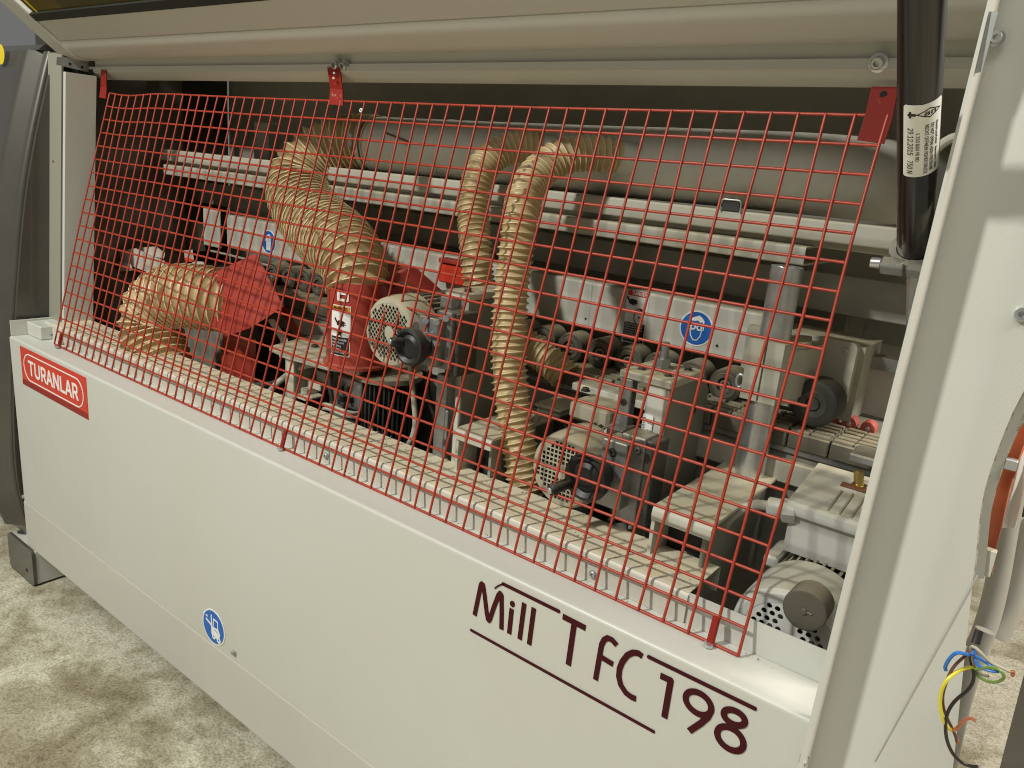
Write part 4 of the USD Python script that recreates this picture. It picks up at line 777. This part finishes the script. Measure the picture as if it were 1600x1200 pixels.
part(th, 'arm', obox([(184, 392), (212, 388), (258, 408), (255, 416), (230, 425), (190, 410)], .36, .42), 'light_plate')
part(th, 'arm_top', obox([(186, 389), (244, 385), (258, 395), (256, 404)], .40, .43), 'light_plate')
part(th, 'pad', obox([(184, 409), (204, 412), (208, 422), (188, 424)], .345, .37), 'light_plate')
part(th, 'guide', obox([(287, 391), (301, 390), (303, 408), (289, 406)], .40, .42), 'light_plate')
part(th, 'guide_red', obox([(288, 402), (302, 405), (303, 410), (289, 408)], .39, .398), 'bright_red')
part(th, 'foot', obox([(300, 408), (318, 409), (320, 414), (300, 413)], .39, .41), 'light_plate')
pn = thing('pneumatic_block', 'grey aluminium block with brass fitting at the right end of the feed chain', 'valve block', at(1348, 725, y=.36)); a, b = at(1326, 707, y=.36), at(1372, 742, y=.36)
part(pn, 'block', cbox(a[0], b[0], .36, .42, b[2] + .008, a[2], .003), 'aluminium')
part(pn, 'fitting', [rod(at(1342, 764, y=.39), at(1342, 735, y=.39), .008), lathe([(0, 0), (.013, 0), (.013, .006), (0, .006)], EZ, at(1342, 762, y=.39), 6)], 'brass')
for p in ((1180, 470), (1360, 440)): pass
bk = thing('rear_frame', 'grey stepped frame plates in the shade behind the post', 'frame', at(1380, 500, y=.80))
for (xa, ya, xb_, yb_, yy) in ((1225, 455, 1320, 520, .80), (1356, 485, 1420, 545, .80), (1385, 452, 1425, 485, .81)): a, b = at(xa, ya, y=yy), at(xb_, yb_, y=yy); part(bk, 'plate', cbox(a[0], b[0], yy, yy + .02, b[2], a[2]), 'grey_and_shade_inner')
sw = thing('limit_switch', 'dark switch with curved grey cable behind the gas spring', 'switch', at(1465, 270, y=.30))
part(sw, 'body', obox([(1458, 262), (1480, 258), (1480, 300), (1458, 300)], .30, .34), 'motor_dark')
part(sw, 'cable', tube([at(1458, 240, y=.26), at(1472, 225, y=.26), at(1490, 215, y=.26), at(1510, 212, y=.26), at(1540, 214, y=.26)], .006, 10), 'cable_grey')

# ------------------------------------------------------------------ dark neighbouring machine section at far left
nm = thing('neighbour_cover', 'glossy dark grey curved cover of the next machine section at far left', 'machine cover', (-2.7, -.2, 0))
r2 = [at(a, b, x=-2.655) for a, b in ((72, 80), (58, 140), (45, 200), (28, 300), (18, 400), (12, 490), (9, 600), (10, 690), (28, 800), (38, 822))]
r2 = np.array(r2)[:, 1:]
sp_ = CubicSpline(np.r_[0, np.cumsum(np.linalg.norm(np.diff(r2, axis=0), axis=1))], r2); sv = np.linspace(0, sp_.x[-1], 40); prof = sp_(sv)
cols = [(-2.612, .30, 0), (-2.640, .012, 0), (-2.648, .003, 0), (-2.655, .0, 0), (-2.664, -.004, 0), (-2.700, -.030, 0), (-2.711, -.036, 0), (-2.719, -.037, 0), (-2.74, -.030, 0), (-3.6, .0, 0)]
def cover_fn(u, v):
    k = u * (len(cols) - 1); i = int(round(k)); p = prof[int(round(v * 39))]; return (cols[i][0], p[0] + cols[i][1], p[1])
part(nm, 'curved_cover', grid(cover_fn, len(cols) - 1, 39), 'dark_metal_paint', smooth=60)
part(nm, 'end_panel', along_x(Polygon([(p[0] + .012, p[1]) for p in prof] + [(.6, prof[-1][1]), (.6, prof[0][1])]).buffer(0), -2.636, -2.622), 'dark_metal_paint')
part(nm, 'top_cover', hull([(xx, yy, zz) for xx in (-3.6, -2.66) for yy, zz in ((prof[0][0] - .02, prof[0][1] + .001), (.5, prof[0][1] + .001), (.5, prof[0][1] + .02), (prof[0][0], prof[0][1] + .02))]), 'dark_metal_paint')
part(nm, 'lower_base', hull([(xx, yy, zz) for xx in (-3.6, -2.63) for yy in (.03, .6) for zz in (.13, prof[-1][1] - .002)]), 'cream_dusty')
ys = at(4, 85, x=-2.9)
part(nm, 'yellow_sticker', lathe([(0, 0), (.03, 0), (.03, .001), (0, .001)], -EY, at(2, 85, x=-2.86) + (0, -.002, 0), 32), 'yellow')

# ------------------------------------------------------------------ right-hand side: opening trim, film, pipes, loose wires
ot = thing('edge_trim', 'orange protective edge trim curving inside the column opening', 'trim', at(1560, 760, y=.06))
op = [(1628, 640), (1605, 672), (1586, 715), (1570, 765), (1558, 815), (1547, 860), (1541, 898)]
part(ot, 'strip', grid(lambda u, v: at(float(np.interp(v, np.linspace(0, 1, 7), [p[0] for p in op])) + (u - .5) * 22 - 2, float(np.interp(v, np.linspace(0, 1, 7), [p[1] for p in op])), y=.070 + .01 * math.sin(u * 3)), 4, 30, (0, .006, 0)), 'orange_trim')
for p in ((1580, 725), (1547, 865)): q = at(*p, y=.066); part(ot, 'clip', cbox(q[0] - .006, q[0] + .006, q[1] - .006, q[1] + .004, q[2] - .006 - .02 * (p[1] > 800), q[2] + .006, .001), 'galvanised' if p[1] < 800 else 'cream_dusty')
fm = thing('white_film', 'white plastic film hanging from the column opening', 'film', at(1580, 790, y=.12))
part(fm, 'film', grid(lambda u, v: at(1566 + 26 * v * 0 + (u * (26 - 10 * abs(v - .5))) + 16 * (1 - v), 700 + 125 * v, y=.115 + .008 * math.sin(u * 7 + v * 5)), 10, 14, (0, .001, 0)), 'white_film', smooth=60)
for i, (l, pts_, r_) in enumerate((('pale grey conduit pipe nearest the column opening', [(1592, 740, .2), (1572, 830, .18), (1556, 920, .16), (1528, 1010, .13)], .013), ('pale grey conduit pipe to the right, curving out of frame', [(1632, 800, .22), (1600, 860, .2), (1580, 940, .18), (1556, 992, .16)], .014), ('thin pale conduit running down to the floor under the loose wires', [(1540, 985, .10), (1516, 1050, .09), (1496, 1120, .08), (1476, 1210, .06)], .011))):
    pp = [at(a, b, y=y) for a, b, y in pts_]; t = thing('conduit_pipe', l, 'pipe', pp[-1]); part(t, 'pipe', tube(pp, r_, 20, .01), 'pipe_grey'); 
    part(t, 'end_ring', lathe([(r_ * .8, -.004), (r_ * 1.08, -.004), (r_ * 1.08, .004), (r_ * .8, .004), (r_ * .8, -.004)], pp[-1] - pp[-2], pp[-1], 20), 'pipe_grey' if i else 'cable_grey')
lwt = thing('loose_wires', 'cut cable end with curling blue, brown, black and yellow-green wires beside the column', 'wires', at(1525, 1000, y=-.06))
WY = -.06
def wire(name, pts_, m, r=.0016): part(lwt, name, tube([at(a, b, y=WY + dy) for a, b, dy in pts_], r, 8, .003), m)
z9 = lambda l: [(1200 + a * .25, 900 + b * .25, d) for a, b, d in l]
part(lwt, 'cable_sheath', tube([at(1530, 985, y=WY + .006), at(1527, 996, y=WY + .003), at(1524, 1006, y=WY)], .0042, 12, .002), 'wire_black')
wire('blue_wire', z9([(1290, 460, 0), (1240, 490, -.01), (1180, 480, -.02), (1140, 510, -.02), (1112, 590, -.015)]), 'wire_blue', .0019)
wire('blue_wire', z9([(1290, 450, 0), (1290, 510, .0), (1350, 580, -.01), (1435, 598, -.01), (1390, 560, 0), (1330, 520, 0), (1280, 490, 0)]), 'wire_blue', .0016)
wire('brown_wire', z9([(1280, 460, 0), (1220, 510, -.01), (1160, 570, -.015), (1120, 650, -.015), (1095, 730, -.015), (1105, 850, -.01), (1150, 950, -.005), (1180, 1030, 0)]), 'wire_brown')
wire('yellow_wire', z9([(1290, 570, 0), (1200, 590, -.01), (1120, 650, -.02), (1080, 740, -.02), (1080, 840, -.018), (1105, 920, -.015), (1150, 965, -.01)]), 'wire_yellow', .0018)
wire('green_wire', z9([(1290, 575, 0), (1350, 575, -.01), (1430, 580, -.012), (1472, 615, -.01), (1450, 655, -.005), (1380, 660, 0), (1320, 630, .002), (1290, 590, 0)]), 'wire_green')
wire('black_wire', z9([(1265, 480, 0), (1275, 560, .0), (1285, 640, -.005), (1250, 710, -.01), (1180, 770, -.012), (1125, 850, -.015), (1110, 940, -.015), (1130, 1060, -.01), (1180, 1140, -.005), (1240, 1180, 0), (1310, 1192, 0)]), 'wire_black', .0018)
wire('grey_wire', z9([(1270, 470, 0), (1290, 445, -.005), (1330, 480, -.005), (1390, 540, 0), (1450, 570, .005), (1515, 600, .01)]), 'wire_grey')
wire('grey_wire', z9([(1280, 480, 0), (1290, 560, 0), (1330, 610, .002), (1380, 625, .005)]), 'wire_grey')
for a in ([(1515, 598, .01), (1532, 596, .01), (1525, 625, .01)], [(1150, 965, -.01), (1200, 930, -.01), (1250, 890, -.005), (1300, 905, -.005)], [(1172, 1020, 0), (1190, 1035, 0), (1175, 1038, 0)]): wire('copper_end', z9(a), 'copper', .0018)
db = thing('grey_bench_leg', 'dark grey metal leg at the bottom right edge of the picture', 'leg', at(1590, 1150, y=.25))
part(db, 'leg', hull([at(*p, y=yy) for p in ((1606, 1030), (1640, 1030), (1600, 1215), (1558, 1215)) for yy in (.06, .09)]), 'dark_metal_paint')
cr = thing('stored_crate', 'grey crate with brown contents on the floor behind the column', 'crate', at(1590, 780, y=.9))
part(cr, 'body', hull([at(*p, y=yy) for p in ((1578, 745), (1640, 750), (1640, 812), (1572, 805)) for yy in (.9, 1.2)]), 'motor_dark'); part(cr, 'rim', hull([at(*p, y=yy) for p in ((1576, 778), (1640, 784), (1640, 792), (1575, 786)) for yy in (.89, .9)]), 'cream_inner')

# ------------------------------------------------------------------ clutter: more cables, and wood chips lying on what faces up
def cable(label, pts_, r_, m): 
    pp = [at(a, b, y=y) for a, b, y in pts_]; t = thing('machine_cable', label, 'cable', pp[0]); part(t, 'cable', tube(pp, r_, 12), m)
cable('black cable sagging from the slide unit of the first motor down behind the ledge', [(672, 580, .28), (668, 600, .27), (676, 640, .27), (690, 680, .27), (700, 720, .27)], .0055, 'black_rubber')
cable('grey cable dropping beside the second motor terminal box', [(842, 648, .34), (834, 662, .32), (832, 690, .30), (840, 720, .30)], .006, 'cable_grey')
cable('thin black air line arching over the first motor to the red drum hood', [(648, 462, .32), (640, 448, .34), (622, 444, .36), (600, 455, .36)], .0035, 'black_rubber')
cable('black cable looping under the second hand wheel to the slide unit', [(920, 790, .26), (938, 806, .25), (965, 812, .24), (992, 800, .23), (1000, 770, .23)], .006, 'black_rubber')
cable('dark hose lying in the tray left of the control block', [(330, 585, .26), (370, 598, .27), (410, 602, .29), (440, 596, .31)], .009, 'black_rubber')
cable('thin grey air line along the back of the rollers at left', [(330, 392, .62), (380, 404, .62), (440, 421, .61), (510, 442, .61)], .004, 'cable_grey')
V, F = [], []
def chips(n, x0, x1, y0, y1, z, big=.004):
    for _ in range(n):
        p = np.array([rng.uniform(x0, x1), y0 + (y1 - y0) * rng.beta(1.3, 1.0), z]); a = rng.uniform(0, 6.3); l, w = rng.uniform(.3, 1) * big, rng.uniform(.15, .5) * big
        d, e = np.array([math.cos(a), math.sin(a), 0]) * l, np.array([-math.sin(a), math.cos(a), 0]) * w; k = len(V); up = rng.uniform(.0003, .0014)
        V.extend([p - d, p + e + (0, 0, up), p + d, p - e + (0, 0, up * .4), p + (0, 0, up * 1.6)]); F.extend([(k, k + 4, k + 1), (k + 1, k + 4, k + 2), (k + 2, k + 4, k + 3), (k + 3, k + 4, k)])
chips(420, -2.48, -.38, .10, .203, .9063); chips(120, -2.5, -.16, .070, .083, .8563, .003); chips(80, -.468, -.375, .17, .46, .9906, .003)
chips(120, -.61, -.53, .28, .39, 1.1645, .003)
solo('wood_chips', trimesh.Trimesh(V, F, process=False), 'chip_tan', 'loose tan wood chips and sawdust scattered over the ledge and brackets', 'wood chips', kind='stuff', smooth=False)
